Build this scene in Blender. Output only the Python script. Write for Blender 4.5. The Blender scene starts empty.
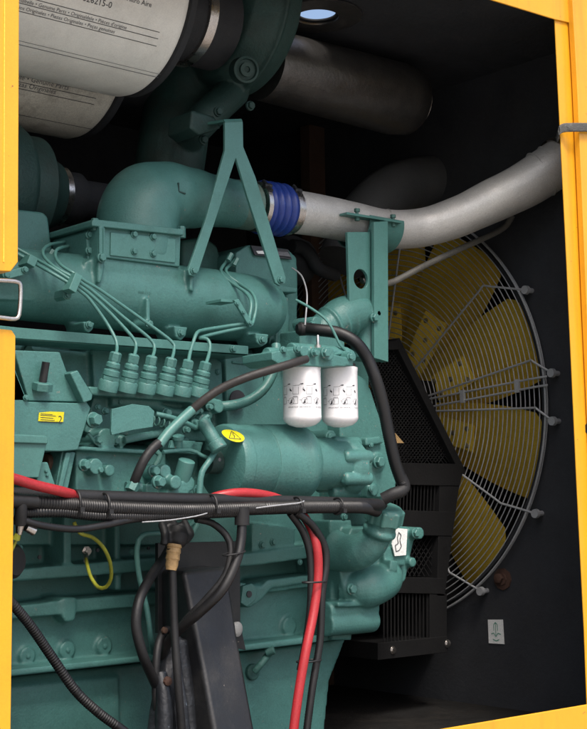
import bpy, bmesh, math, random
from mathutils import Vector, Matrix, noise
random.seed(7)
PI = math.pi
scene = bpy.context.scene
COL = scene.collection
# ------------------------------------------------------------------ camera
FPX = 1350.0
PHI, PIT, ROL = math.radians(48.7), math.radians(5.7), math.radians(0.87)
CAM = Vector((0, 0, 1.5))
F = Vector((math.cos(PHI)*math.cos(PIT), math.sin(PHI)*math.cos(PIT), math.sin(PIT)))
R0 = Vector((math.sin(PHI), -math.cos(PHI), 0)); U0 = R0.cross(F)
RR = R0*math.cos(ROL) - U0*math.sin(ROL)
UU = U0*math.cos(ROL) + R0*math.sin(ROL)
cam = bpy.data.cameras.new("camera"); camo = bpy.data.objects.new("camera", cam)
COL.objects.link(camo)
M = Matrix((RR, UU, -F)).transposed().to_4x4(); M.translation = CAM
camo.matrix_world = M
cam.sensor_fit = 'HORIZONTAL'; cam.sensor_width = 36; cam.lens = FPX/587*36
cam.clip_start = 0.05; cam.clip_end = 2000
scene.camera = camo
def ray(px, py): return F + RR*((px-293.5)/FPX) + UU*((364.5-py)/FPX)
def P(px, py, Y): d = ray(px, py); return CAM + d*(Y/d.y)
def PX(px, py, X): d = ray(px, py); return CAM + d*(X/d.x)
def PZ(px, py, Z): d = ray(px, py); return CAM + d*((Z-CAM.z)/d.z)
def S(p): return (p-CAM).dot(F)/FPX
def proj(p):
    v = p-CAM; w = v.dot(F); return (293.5+FPX*v.dot(RR)/w, 364.5-FPX*v.dot(UU)/w)
def Xat(c, px):
    lo, hi = -1.0, 8.0
    for _ in range(40):
        m = (lo+hi)/2
        v = Vector((m, c.y, c.z))
        if (v-CAM).dot(F) < .05 or proj(v)[0] < px: lo = m
        else: hi = m
    return (lo+hi)/2
# ------------------------------------------------------------------ materials
def mat(name, base, rough=.5, metal=0, var=.15, vscale=6, bump=.1, bscale=120, spec=.5, dirt=0, dirtc=(.02,.018,.015), dscale=5,
        chips=0, chipc=(.25,.22,.19), coat=0, streak=False, mot=1):
    m = bpy.data.materials.new(name); m.use_nodes = True
    nt = m.node_tree; N = nt.nodes; L = nt.links
    b = N['Principled BSDF']; b.inputs['Metallic'].default_value = metal
    b.inputs['Specular IOR Level'].default_value = spec
    b.inputs['Coat Weight'].default_value = coat
    tc = N.new('ShaderNodeTexCoord'); src = tc.outputs['Object']
    def nz(scale, det=6, rg=.6, vec=None):
        n = N.new('ShaderNodeTexNoise'); n.inputs['Scale'].default_value = scale
        n.inputs['Detail'].default_value = det; n.inputs['Roughness'].default_value = rg
        L.new(vec or src, n.inputs['Vector']); return n
    def ramp(n, a, c, e0=0., e1=1.):
        r = N.new('ShaderNodeMapRange'); L.new(n, r.inputs[0])
        r.inputs[1].default_value = a; r.inputs[2].default_value = c
        r.inputs[3].default_value = e0; r.inputs[4].default_value = e1; return r.outputs[0]
    def mix(f, A, B):
        x = N.new('ShaderNodeMix'); x.data_type = 'RGBA'
        L.new(f, x.inputs['Factor'])
        for s, v in ((6, A), (7, B)):
            if isinstance(v, tuple): x.inputs[s].default_value = (*v, 1)
            else: L.new(v, x.inputs[s])
        return x.outputs[2]
    n1 = nz(vscale)
    lo = tuple(c*(1-var) for c in base); hi = tuple(min(1, c*(1+var)) for c in base)
    col = mix(ramp(n1.outputs[0], .3, .7), lo, hi)
    if dirt:
        n2 = nz(dscale, 9, .7)
        col = mix(ramp(n2.outputs[0], .5, .72, 0, dirt), col, dirtc)
        n2b = nz(dscale*9, 5, .7)
        col = mix(ramp(n2b.outputs[0], .58, .75, 0, dirt*.7), col, dirtc)
    nf = nz(320, 3, .6)
    mf_ = N.new('ShaderNodeMix'); mf_.data_type = 'RGBA'; mf_.blend_type = 'MULTIPLY'; mf_.inputs['Factor'].default_value = 1
    L.new(col, mf_.inputs[6])
    L.new(ramp(nf.outputs[0], .3, .7, 1-.2*mot, 1+.14*mot), mf_.inputs[7]); col = mf_.outputs[2]
    if chips:
        n3 = nz(75, 4, .6)
        f = ramp(n3.outputs[0], .70-.03*chips, .715-.03*chips)
        n5 = nz(7, 3)
        mm = N.new('ShaderNodeMath'); mm.operation = 'MULTIPLY'
        L.new(f, mm.inputs[0]); L.new(ramp(n5.outputs[0], .5, .58), mm.inputs[1])
        col = mix(mm.outputs[0], col, chipc)
    if streak:
        mp = N.new('ShaderNodeMapping'); mp.inputs['Scale'].default_value = (25, 25, 1.6); L.new(src, mp.inputs[0])
        n6 = nz(1, 6, .6, mp.outputs[0])
        col = mix(ramp(n6.outputs[0], .52, .75, 0, .35), col, dirtc)
    L.new(col, b.inputs['Base Color'])
    n4 = nz(vscale*3)
    L.new(ramp(n4.outputs[0], .25, .75, max(.03, rough-.1), min(1, rough+.14)), b.inputs['Roughness'])
    if bump:
        bp = N.new('ShaderNodeBump'); bp.inputs['Strength'].default_value = bump; bp.inputs['Distance'].default_value = .004
        nb = nz(bscale, 4, .6); L.new(nb.outputs[0], bp.inputs['Height']); L.new(bp.outputs[0], b.inputs['Normal'])
    return m
G = (.068, .192, .174)
GREEN = mat('green_cast_paint', G, .42, var=.2, bump=.28, bscale=170, mot=.6, dirt=.5, dirtc=(.02,.05,.042), dscale=6, chips=.5)
GREENS = mat('green_sheet_paint', (.077,.208,.186), .38, mot=.6, var=.1, bump=.12, bscale=90, dirt=.4, dirtc=(.02,.06,.05), chips=.3)
GREEND = mat('green_dark_paint', (.017, .052, .046), .6, var=.25, bump=.4, bscale=150, dirt=.6)  # much darker green than the main engine paint, with random dirt patches
GOLD = mat('green_old_paint', (.042, .135, .115), .55, var=.2, bump=.3, bscale=150, dirt=.5, dirtc=(.02,.04,.035))
YEL = mat('yellow_enamel', (.79, .370, .016), .38, var=.05, bump=.05, bscale=60, dirt=.12, dirtc=(.35,.17,.02), coat=.2, streak=True, mot=.25, chips=.25, chipc=(.25,.1,.03))
YELF = mat('yellow_fan_paint', (.88, .61, .07), .5, var=.14, bump=.1, dirt=.35, dirtc=(.10,.07,.02))
BLK = mat('black_liner', (.022, .024, .028), .75, var=.2, bump=.35, bscale=60, dirt=.3, dirtc=(.035,.032,.03))
BLKP = mat('black_steel_paint', (.013, .014, .016), .42, var=.2, bump=.15, bscale=90, dirt=.4, dirtc=(.06,.055,.05), chips=.3)
RUB = mat('black_rubber', (.008, .008, .009), .55, var=.25, bump=.15, bscale=150, dirt=.3, dirtc=(.03,.028,.026))
PLAS = mat('black_plastic_conduit', (.007, .007, .008), .45, var=.2, bump=.05, dirt=.25, dirtc=(.05,.045,.04))
HOSE = mat('grey_black_hose', (.022, .019, .018), .55, var=.2, bump=.2, dirt=.3)
RED = mat('red_cable_jacket', (.40, .024, .030), .42, var=.08, bump=.05, dirt=.3, dirtc=(.2,.02,.02))
ALU = mat('cast_aluminium', (.60, .595, .57), .50, metal=.45, var=.14, vscale=9, bump=.3, bscale=110, mot=.6, dirt=.25, dirtc=(.22,.2,.17), dscale=9)
STEEL = mat('bright_steel', (.62, .58, .54), .28, metal=1, var=.15, bump=.1, dirt=.2)
WIRE = mat('galvanised_wire', (.38, .39, .40), .5, metal=.3, var=.15, bump=.1)
BLUE = mat('blue_silicone', (.018, .045, .24), .32, var=.15, bump=.05, dirt=.2)
WHT = mat('white_enamel', (.80, .79, .80), .26, var=.03, bump=0, dirt=.06, dirtc=(.4,.38,.34), coat=.3, mot=.12)
CREAM = mat('cream_filter_paper', (.82, .81, .76), .5, var=.08, vscale=10, bump=.05, bscale=40, mot=.35, dirt=.2, dirtc=(.26,.22,.16), dscale=7)
CREAMD = mat('stained_filter_paper', (.72, .69, .60), .5, var=.1, bump=.1, dirt=.6, dirtc=(.16,.12,.08), dscale=11)
INK = mat('black_ink', (.03, .03, .035), .5, var=.1, bump=0)
GREYINK = mat('grey_ink', (.12, .12, .13), .5, var=.3, bump=0, vscale=60)
LAB = mat('white_label', (.75, .76, .74), .4, var=.05, bump=0, dirt=.1, dirtc=(.4,.4,.36))
YLAB = mat('yellow_label', (.72, .62, .01), .4, var=.05, bump=0, dirt=.3, dirtc=(.3,.25,.03), dscale=30)
MUF = mat('sooty_aluminised_steel', (.15, .145, .14), .36, metal=.85, var=.2, bump=.25, bscale=70, dirt=.5, dirtc=(.05,.045,.04))
TAPE = mat('tan_tape', (.42, .27, .12), .6, var=.3, bump=.5, dirt=.7, dirtc=(.15,.1,.05), dscale=20)
YG = mat('yellow_green_jacket', (.28, .29, .03), .4, var=.45, vscale=12, bump=.05)
RUST = mat('rusty_steel', (.06, .028, .018), .8, var=.4, bump=.5, dirt=.4)
BROWN = mat('brown_primer', (.09, .05, .032), .8, var=.3, bump=.3, dirt=.4)
TEAL = mat('green_ink', (.04, .25, .16), .5, var=.1, bump=0)
WORN = mat('worn_blue_black_steel', (.016, .018, .022), .45, metal=.3, var=.3, bump=.5, bscale=60, dirt=.6, dirtc=(.06,.07,.085), dscale=16, chips=1.2, chipc=(.2,.25,.3))
CONC = mat('concrete', (.30, .29, .27), .9, var=.15, vscale=1, bump=.3, bscale=30, dirt=.2, dirtc=(.18,.17,.15), dscale=.7)
# ------------------------------------------------------------------ objects
def tag(o, label=None, cat=None, group=None, kind=None):
    if label: o['label'] = label
    if cat: o['category'] = cat
    if group: o['group'] = group
    if kind: o['kind'] = kind
    return o
def empty(name, loc, label, cat, group=None):
    o = bpy.data.objects.new(name, None); o.empty_display_size = .1; COL.objects.link(o); o.location = loc
    return tag(o, label, cat, group)
def wloc(o):
    v = Vector((0, 0, 0))
    while o is not None: v += o.location; o = o.parent
    return v
def ob(name, bm, m, parent=None, bev=0, cast=0, sharp=38, seg=2, smooth=4, orig=None, sub=0):
    bmesh.ops.recalc_face_normals(bm, faces=bm.faces[:]) if not getattr(bm, '_nr', False) else None
    me = bpy.data.meshes.new(name)
    lo = Vector((1e9,)*3); hi = -lo
    for v in bm.verts:
        for i in range(3):
            lo[i] = min(lo[i], v.co[i]); hi[i] = max(hi[i], v.co[i])
    c = orig if orig is not None else Vector(((lo.x+hi.x)/2, (lo.y+hi.y)/2, lo.z if parent is None else (lo.z+hi.z)/2))
    for v in bm.verts: v.co -= c
    bm.to_mesh(me); bm.free()
    me.polygons.foreach_set('use_smooth', [True]*len(me.polygons))
    if not cast: me.set_sharp_from_angle(angle=math.radians(sharp))
    me.materials.append(m)
    o = bpy.data.objects.new(name, me); COL.objects.link(o)
    if parent is not None:
        o.parent = parent; o.location = c - wloc(parent)
    else: o.location = c
    if bev:
        b = o.modifiers.new('bevel', 'BEVEL'); b.width = bev; b.segments = seg; b.limit_method = 'ANGLE'
        b.angle_limit = math.radians(35); b.harden_normals = True
    if cast:
        r = o.modifiers.new('remesh', 'REMESH'); r.mode = 'VOXEL'; r.voxel_size = cast; r.use_smooth_shade = True
        s = o.modifiers.new('smooth', 'SMOOTH'); s.factor = .5; s.iterations = smooth
    return o
def B(): return bmesh.new()
# ------------------------------------------------------------------ shapes (into a bmesh, world coordinates)
def poly_extrude(bm, pts, off):
    n = len(pts); a = [bm.verts.new(p) for p in pts]; b = [bm.verts.new(p+off) for p in pts]
    bm.faces.new(a); bm.faces.new(b[::-1])
    for i in range(n):
        j = (i+1) % n; bm.faces.new((a[i], b[i], b[j], a[j]))
def prism(bm, pix, Y, th, bevel=0):
    poly_extrude(bm, [P(x, y, Y) for x, y in pix], Vector((0, th, 0)))
def box(bm, x0, x1, y0, y1, z0, z1):
    poly_extrude(bm, [Vector((x0, y0, z0)), Vector((x1, y0, z0)), Vector((x1, y0, z1)), Vector((x0, y0, z1))], Vector((0, y1-y0, 0)))
def basis(ax):
    ax = ax.normalized(); h = Vector((0, 0, 1)) if abs(ax.z) < .9 else Vector((1, 0, 0))
    u = ax.cross(h).normalized(); return u, u.cross(ax).normalized()
def lathe(bm, p, ax, prof, n=32, cap=True, rot=0):
    ax = ax.normalized(); u, w = basis(ax); rings = []
    for s, r in prof:
        c = p + ax*s
        if r < 1e-6: rings.append([bm.verts.new(c)]); continue
        rings.append([bm.verts.new(c + (u*math.cos(t)+w*math.sin(t))*r) for t in [2*PI*i/n+rot for i in range(n)]])
    for a, b in zip(rings, rings[1:]):
        for i in range(n):
            j = (i+1) % n
            if len(a) == 1 and len(b) == 1: continue
            if len(a) == 1: bm.faces.new((a[0], b[i], b[j]))
            elif len(b) == 1: bm.faces.new((a[i], b[0], a[j]))
            else: bm.faces.new((a[i], b[i], b[j], a[j]))
    if cap:
        if len(rings[0]) > 1: bm.faces.new(rings[0])
        if len(rings[-1]) > 1: bm.faces.new(rings[-1][::-1])
def xl(bm, cx, cy, Y, st, n=56, cap=True):
    c = P(cx, cy, Y); prof = []
    for px, r in st:
        X = Xat(c, px); prof.append((X-c.x, r*S(Vector((X, c.y, c.z)))))
    lathe(bm, c, Vector((1, 0, 0)), prof, n, cap); return c
def cyl(bm, a, b, r, r2=None, n=20): lathe(bm, a, b-a, [(0, r), ((b-a).length, r if r2 is None else r2)], n)
def smoothpath(pts, step):
    out = []; n = len(pts)
    for i in range(n-1):
        p0 = pts[max(0, i-1)]; p1 = pts[i]; p2 = pts[i+1]; p3 = pts[min(n-1, i+2)]
        k = max(2, int((p2-p1).length/step))
        for j in range(k):
            t = j/k
            out.append(.5*((2*p1)+(p2-p0)*t+(2*p0-5*p1+4*p2-p3)*t*t+(3*p1-p0-3*p2+p3)*t**3))
    out.append(pts[-1]); return out
def tube(bm, pts, r, n=12, step=.012, corr=0, radii=None, cap=True):
    if corr: step = .0028
    path = smoothpath(pts, step); m = len(path)
    u = None; rings = []
    L = 0
    for i, p in enumerate(path):
        d = (path[min(i+1, m-1)]-path[max(i-1, 0)]).normalized()
        if u is None: u, _ = basis(d)
        else: u = (u - d*u.dot(d)).normalized()
        w = d.cross(u)
        if i: L += (p-path[i-1]).length
        rr = r if radii is None else None
        if radii is not None:
            t = i/(m-1)*(len(radii)-1); k = min(int(t), len(radii)-2); f = t-k; f = f*f*(3-2*f)
            rr = radii[k]*(1-f)+radii[k+1]*f
        if corr: rr *= (1.0 if (i//1) % 2 else 1-corr)
        rings.append([bm.verts.new(p+(u*math.cos(2*PI*q/n)+w*math.sin(2*PI*q/n))*rr) for q in range(n)])
    for a, b in zip(rings, rings[1:]):
        for i in range(n): j = (i+1) % n; bm.faces.new((a[i], b[i], b[j], a[j]))
    if cap: bm.faces.new(rings[0]); bm.faces.new(rings[-1][::-1])
def tp(bm, pp, rpx, **k):
    pts = [P(*q) for q in pp]; tube(bm, pts, rpx*S(pts[len(pts)//2]), **k)
def ring(bm, c, ax, R, r, n=72, m=8, a0=0, a1=2*PI):
    u, w = basis(ax); ax = ax.normalized(); full = abs(a1-a0-2*PI) < 1e-6
    rings = []
    k = n if full else n+1
    for i in range(k):
        t = a0+(a1-a0)*i/n; e = u*math.cos(t)+w*math.sin(t)
        rings.append([bm.verts.new(c+e*(R+r*math.cos(2*PI*j/m))+ax*r*math.sin(2*PI*j/m)) for j in range(m)])
    for i in range(n if full else n):
        a = rings[i]; b = rings[(i+1) % k]
        for j in range(m): q = (j+1) % m; bm.faces.new((a[j], b[j], b[q], a[q]))
NY = Vector((0, -1, 0))
def bolt(parent, px, py, Y, r=4.0, ax=NY, m=None, name='bolt', h=1.0):
    """hexagon head on a washer, standing out of the face at Y"""
    p = P(px, py, Y); s = S(p)*r; bm = B()
    lathe(bm, p-ax.normalized()*.004, ax, [(0, s*1.25), (.004+s*.2, s*1.25), (.004+s*.28, s*1.15)], 20)
    lathe(bm, p+ax.normalized()*(s*.28), ax, [(0, s), (s*.62*h, s), (s*.78*h, s*.82)], 6, rot=random.random())
    return ob(name, bm, m or GREEN, parent, bev=.0006, seg=1)
def boss(bm, px, py, Y, r, depth, out=0):
    p = P(px, py, Y); s = S(p)*r
    lathe(bm, p+Vector((0, depth, 0)), NY, [(0, s*1.15), (depth+out, s)], 20)
def mapped(bm, polys, fn):
    for pl in polys:
        try: bm.faces.new([bm.verts.new(fn(u, v)) for u, v in pl])
        except ValueError: pass
def strokes(lines, w):
    out = []
    for ln in lines:
        for (x0, y0), (x1, y1) in zip(ln, ln[1:]):
            L = math.hypot(x1-x0, y1-y0)
            if L < 1e-9: continue
            k = max(1, int(L/.006)); nx, ny = -(y1-y0)/L*w/2, (x1-x0)/L*w/2
            for i in range(k):
                a, b = i/k, (i+1)/k
                ax_, ay = x0+(x1-x0)*a, y0+(y1-y0)*a; bx, by = x0+(x1-x0)*b, y0+(y1-y0)*b
                out.append([(ax_+nx, ay+ny), (ax_-nx, ay-ny), (bx-nx, by-ny), (bx+nx, by+ny)])
    return out
def circ(cx, cy, r, n=18, a0=0, a1=2*PI): return [(cx+r*math.cos(a0+(a1-a0)*i/n), cy+r*math.sin(a0+(a1-a0)*i/n)) for i in range(n+1)]
def textpolys(s, size):
    cu = bpy.data.curves.new('t', 'FONT'); cu.body = s; cu.size = size; cu.resolution_u = 2
    o = bpy.data.objects.new('t', cu); COL.objects.link(o)
    dg = bpy.context.evaluated_depsgraph_get(); me = bpy.data.meshes.new_from_object(o.evaluated_get(dg))
    out = [[(me.vertices[i].co.x, me.vertices[i].co.y) for i in p.vertices] for p in me.polygons]
    bpy.data.objects.remove(o); bpy.data.curves.remove(cu); bpy.data.meshes.remove(me); return out
def oncylX(c, r, X0, th0, lift=.0008):
    def fn(u, v):
        t = th0+v/r; return Vector((X0+u, c.y-math.cos(t)*(r+lift), c.z+math.sin(t)*(r+lift)))
    return fn
def oncylZ(c, r, th0, lift=.0008):
    def fn(u, v):
        t = th0+u/r; return Vector((c.x+math.sin(t)*(r+lift), c.y-math.cos(t)*(r+lift), c.z+v))
    return fn
def thAt(c, r, X, py):
    lo, hi = -PI/2, PI/2
    for _ in range(30):
        m = (lo+hi)/2
        if proj(Vector((X, c.y-math.cos(m)*r, c.z+math.sin(m)*r)))[1] > py: lo = m
        else: hi = m
    return lo
def nr(bm): return bm

# =================================================================== ENCLOSURE
YO = 2.2
XB = 3.24                                        # radiator bulkhead
enc = empty('generator_enclosure', (2.0, YO, .25), 'yellow steel generator canopy with open doorway, black lined inside', 'enclosure')
def sheet(bm, pix, Y, th): prism(bm, pix, Y, th)
bm = B(); prism(bm, [(555, 19), (558, 80), (566, 240), (572.5, 380), (577, 480), (584.5, 629), (588, 722), (640, 728), (632, 462), (616, -30), (553, -30), (554, 0)], YO, .004)
post = ob('door_post', bm, YEL, enc, bev=.0015)
bm = B(); prism(bm, [(587, 423), (592, 423), (592, 434), (587.5, 434), (585.6, 432), (585.4, 425)], YO-.001, .002); ob('post_slot', bm, INK, post)
bm = B(); prism(bm, [(570, -40), (572.5, 0), (577, 80), (581.5, 180), (586.5, 300), (594, 462), (604, 760), (900, 790), (900, -300)], YO-.022, .018)
ob('side_panel', bm, YEL, enc, bev=.002)
bm = B(); prism(bm, [(380, -27), (491, 0), (555, 19.5), (600, 30), (605, -260), (380, -260)], YO-.006, .005)
ob('top_rail', bm, YEL, enc, bev=.002)
bm = B(); prism(bm, [(-200, 830), (440, 729.2), (586, 704.5), (640, 697), (900, 690), (900, 1200), (-200, 1500)], YO-.008, .006)
ob('bottom_sill', bm, YEL, enc, bev=.003)
bm = B(); prism(bm, [(-200, -400), (380, -260), (380, -27), (19, -110), (-200, -150)], YO-.006, .05)
ob('top_rail', bm, YEL, enc, bev=.002)
ptc = P(317, 14, 2.67)
ZF, ZR = P(515, 717, YO).z-.10, ptc.z
XL = .75
bm = B(); box(bm, XL, XB+.6, YO+.052, 4.0, ZF-.03, ZF); ob('floor_plate', bm, mat('oily_floor', (.008, .0075, .007), .7, spec=.3, var=.3, bump=.4, dirt=.6, dirtc=(.03,.025,.02)), enc)
bm = B(); box(bm, XL, XB+.6, 3.95, 3.98, ZF, ZR); ob('back_wall', bm, BLK, enc)
bm = B(); box(bm, XL-.03, XL, YO+.05, 3.95, ZF, ZR); ob('end_wall', bm, BLK, enc)
# roof with round exhaust hole
def plate_hole(name, c, R, u, v, u0, u1, v0, v1, th, nrm, m, parent, n=64):
    bm = B(); a = []; b = []
    for i in range(n):
        t = 2*PI*i/n; cu, sv = math.cos(t), math.sin(t)
        a.append(c+u*R*cu+v*R*sv)
        k = min((u1 if cu > 0 else -u0)/max(1e-6, abs(cu)), (v1 if sv > 0 else -v0)/max(1e-6, abs(sv)))
        b.append(c+u*k*cu+v*k*sv)
    corners = {}
    va = [bm.verts.new(p) for p in a]; vb = [bm.verts.new(p) for p in b]
    vc = [bm.verts.new(p+nrm*th) for p in a]; vd = [bm.verts.new(p+nrm*th) for p in b]
    for i in range(n):
        j = (i+1) % n
        bm.faces.new((va[i], va[j], vb[j], vb[i])); bm.faces.new((vc[i], vd[i], vd[j], vc[j])); bm.faces.new((va[i], vc[i], vc[j], va[j]))
    # corner fillers
    for su, sv in ((u1, v1), (u0, v1), (u0, v0), (u1, v0)):
        cp = c+u*su+v*sv
        best = [i for i in range(n) if (abs((b[i]-c).dot(u)-su) < 1e-5) != (abs((b[(i+1) % n]-c).dot(u)-su) < 1e-5)]
        for i in best:
            if ((b[i]-c).dot(v)*sv > 0) and ((b[(i+1) % n]-c).dot(v)*sv > 0) and ((b[i]-c).dot(u)*su > 0):
                bm.faces.new((vb[i], vb[(i+1) % n], bm.verts.new(cp))); bm.faces.new((vd[i], vd[(i+1) % n], bm.verts.new(cp+nrm*th)))
    return ob(name, bm, m, parent)
hc = Vector((ptc.x, ptc.y, ZR))
plate_hole('roof_panel', hc, .052, Vector((1, 0, 0)), Vector((0, 1, 0)), XL-hc.x, XB+.6-hc.x, YO+.05-hc.y, 4.0-hc.y, .004, Vector((0, 0, 1)), BLK, enc)
bm = B(); lathe(bm, hc-Vector((0, 0, .004)), Vector((0, 0, -1)), [(0, .125), (.006, .125), (.006, .060), (0, .060), (0, .125)], 48, cap=False)
ob('exhaust_collar', bm, MUF, enc)
# radiator bulkhead with round fan opening
FC = PX(380, 413, 3.2)
FR = .688; FH = .662
bc = Vector((XB, FC.y, FC.z))
plate_hole('radiator_bulkhead', bc, FH, Vector((0, 1, 0)), Vector((0, 0, 1)), YO+.05-bc.y, 3.95-bc.y, ZF-bc.z, ZR-bc.z, .03, Vector((1, 0, 0)), BLK, enc)
bm = B(); lathe(bm, bc, Vector((-1, 0, 0)), [(-.16, FH-.002), (.012, FH-.002), (.014, FH+.008), (.0, FH+.010)], 72, cap=False); ob('fan_shroud', bm, BLK, enc)
bm = B(); box(bm, XB+.28, XB+.33, 2.3, 3.9, ZF+.1, ZR-.1)
for i in range(60): y = 2.3+i*.026; box(bm, XB+.265, XB+.279, y, y+.006, ZF+.1, ZR-.1)
ob('radiator_core', bm, BLKP, enc)
bm = B(); box(bm, XB-.02, XB-.002, YO+.12, YO+.15, ZF, ZR-.01); ob('corner_flange', bm, BLKP, enc, bev=.002)
bm = B()
a = PX(490, 566, XB-.001); b = PX(516, 592, XB-.001); cc = (a+b)/2
lathe(bm, cc+Vector((.002, 0, 0)), Vector((-1, 0, 0)), [(0, .034), (.006, .034), (.007, .020), (.012, .019)], 9, rot=.4)
lathe(bm, cc+Vector((-.011, .004, .003)), Vector((-1, 0, 0)), [(0, .016), (.010, .016), (.012, .012)], 6)
ob('rusty_clip', bm, RUST, enc)
# bulkhead sticker
bm = B()
q = [PX(488, 619.5, XB-.002), PX(503, 619.5, XB-.002), PX(504.5, 644, XB-.002), PX(489, 643, XB-.002)]
poly_extrude(bm, q, Vector((-.001, 0, 0))); st = ob('notice_label', bm, LAB, enc); tag(st, 'small white label with a green hand sketch low on the bulkhead')
bm = B(); o0 = q[3]; eu = q[2]-q[3]; ev = q[0]-q[3]
def lf(u, v): return o0+eu*u+ev*v+Vector((-.0022, 0, 0))
mapped(bm, [[(u*1., v*1.) for u, v in p] for p in strokes([[(.5, .9), (.5, .35)], [(.38, .55), (.38, .8), (.5, .9), (.62, .8), (.62, .55)], [(.5, .3), (.36, .45), (.2, .4)], [(.5, .3), (.64, .45), (.82, .4)], [(.3, .18), (.5, .12), (.7, .18)]], .035)], lf)
ob('hand_symbol', bm, TEAL, st)
# brown upright at the back
bm = B(); a = P(309, 115, 3.5); b = P(328, 260, 3.5); box(bm, a.x, b.x, 3.5, 3.55, ZF, ZR-.002); ob('brown_upright', bm, BROWN, enc, bev=.003)

# left door edge with cut-out and steel latch loop
door = empty('enclosure_door', P(5, 729, YO-.06), 'yellow door edge at the left with a cut-out and steel latch loop', 'door')
YD = YO-.06
bm = B(); prism(bm, [(19.5, -20), (18.2, 262), (11, 271.5), (-30, 270), (-30, 326), (12, 330), (15.8, 336), (14, 500), (10.5, 760), (-160, 760), (-160, -20)], YD, .035)
ob('door_leaf', bm, YEL, door, bev=.002)
bm = B(); tp(bm, [(-12, 280, YD-.012), (10, 281, YD-.012), (17, 282, YD-.012), (20.5, 285, YD-.012), (20.5, 300, YD-.012), (19, 315, YD-.012), (15, 319, YD-.012), (5, 318, YD-.012), (-12, 316, YD-.012)], 2.2)
ob('latch_loop', bm, STEEL, door)
bm = B(); prism(bm, [(4.3, -30), (5.2, -30), (4.2, 262), (3.4, 262)], YD-.0015, .003); ob('seam', bm, YELF, door)

bm = B(); prism(bm, [(592, 60), (640, 60), (640, 700), (606, 700)], YO+.005, .06); ob('post_return', bm, YEL, enc)
# strap round the right post
bm = B()
c0 = [P(557, 139, YO+.02), P(559, 131, YO-.012), P(564, 128, YO-.014), P(573, 127.5, YO-.03), P(590, 127.5, YO-.034), P(640, 128, YO-.034)]
path = smoothpath(c0, .006)
prev = None
for i, p in enumerate(path):
    h = .0125+.003*math.sin(i*.9)*(i < 6); row = [bm.verts.new(p+Vector((0, dy, dz))) for dy, dz in ((0, -h), (-.003, -h*.8), (-.004, 0), (-.003, h*.8), (0, h), (.003, 0))]
    if prev:
        for j in range(6): bm.faces.new((prev[j], row[j], row[(j+1) % 6], prev[(j+1) % 6]))
    prev = row
tag(ob('rubber_strap', bm, mat('grey_strap', (.09, .088, .08), .6, var=.2, bump=.6, bscale=200)), 'grey rubber strap pulled tight round the right yellow post', 'strap')

# =================================================================== ENGINE
eng = empty('diesel_engine', (P(200, 600, 3.0).x, 3.0, ZF+.02), 'large green painted diesel engine filling the canopy, seen from its injection pump side', 'engine')
# ---- block
bm = B()
xb0, xb1 = P(-60, 500, 2.8).x, P(372, 500, 2.8).x
zs = P(150, 661, 2.72).z
def zp(py, Y, px=200): return P(px, py, Y).z
box(bm, xb0, xb1, 2.80, 3.35, zs, zp(345, 2.8))
prism(bm, [(-30, 385), (210, 405), (345, 405), (350, 520), (300, 545), (-30, 545)], 2.76, .08)
prism(bm, [(-30, 340), (30, 345), (86, 352), (88, 395), (-30, 395)], 2.72, .10)
prism(bm, [(92, 345), (214, 356), (222, 362), (224, 408), (95, 400)], 2.70, .10)       # pump mounting face
prism(bm, [(225, 352), (300, 356), (345, 362), (352, 440), (228, 440)], 2.71, .10)
prism(bm, [(-30, 573), (150, 558), (250, 553), (346, 540), (346, 553), (250, 566), (150, 571), (-30, 585)], 2.700, .1)   # rail
prism(bm, [(-30, 612), (64, 600), (160, 592), (250, 584), (346, 573), (346, 582), (250, 595), (160, 604), (-30, 624)], 2.705, .1)
prism(bm, [(-30, 618), (150, 597), (346, 575), (346, 628), (250, 642), (150, 652), (-30, 668)], 2.745, .1)
prism(bm, [(63, 598), (76, 597), (76, 618), (73, 622), (66, 622), (63, 618)], 2.700, .1)
prism(bm, [(-30, 674), (150, 655), (250, 644), (352, 631), (352, 638), (250, 650.5), (150, 661.5), (-30, 681)], 2.675, .12)  # pan flange
prism(bm, [(240, 582), (262, 586), (268, 580), (345, 571), (345, 577), (272, 588), (262, 600), (250, 608), (240, 604)], 2.695, .1)
for px, py in ((28, 656), (68, 650), (105, 646), (290, 626), (325, 618)):
    boss(bm, px, py, 2.735, 9, .06)
prism(bm, [(64, 500), (72, 500), (72, 568), (64, 568)], 2.705, .1)
prism(bm, [(115, 520), (121, 520), (122, 590), (116, 590)], 2.715, .1)
prism(bm, [(252, 522), (296, 528), (294, 556), (252, 556)], 2.71, .1)
blk = ob('engine_block', bm, GREEN, eng, cast=.0042, smooth=3)
for px, py, r in ((39, 557, 2), (97, 550, 1.8), (148, 548, 1.6)):
    bm = B(); lathe(bm, P(px, py, 2.703), NY, [(0, r*S(P(px, py, 2.7))), (.004, r*S(P(px, py, 2.7)))], 16); ob('drilled_hole', bm, INK, blk)
for px, py in ((273, 542), (262, 545)): bolt(blk, px, py, 2.708, 3)
for px, py in ((28, 656), (68, 650), (105, 646)): bolt(blk, px, py, 2.735, 2.2, h=.5)
for x0, y0, x1, y1, Y in ((232, 362, 262, 366, 2.708), (264, 372, 266, 392, 2.708), (300, 440, 318, 442, 2.708)):
    bm = B(); tp(bm, [(x0, y0, Y), ((x0+x1)/2, (y0+y1)/2, Y), (x1, y1, Y)], 1.2, n=8); ob('casting_seam', bm, GREEN, blk)
for px, py, r_ in ((218, 372, 2.4), (93, 352, 2.4), (20, 548, 2.6), (132, 552, 2.4), (300, 562, 2.4), (330, 556, 2.4)): bolt(blk, px, py, 2.698, r_, h=.6)
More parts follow.
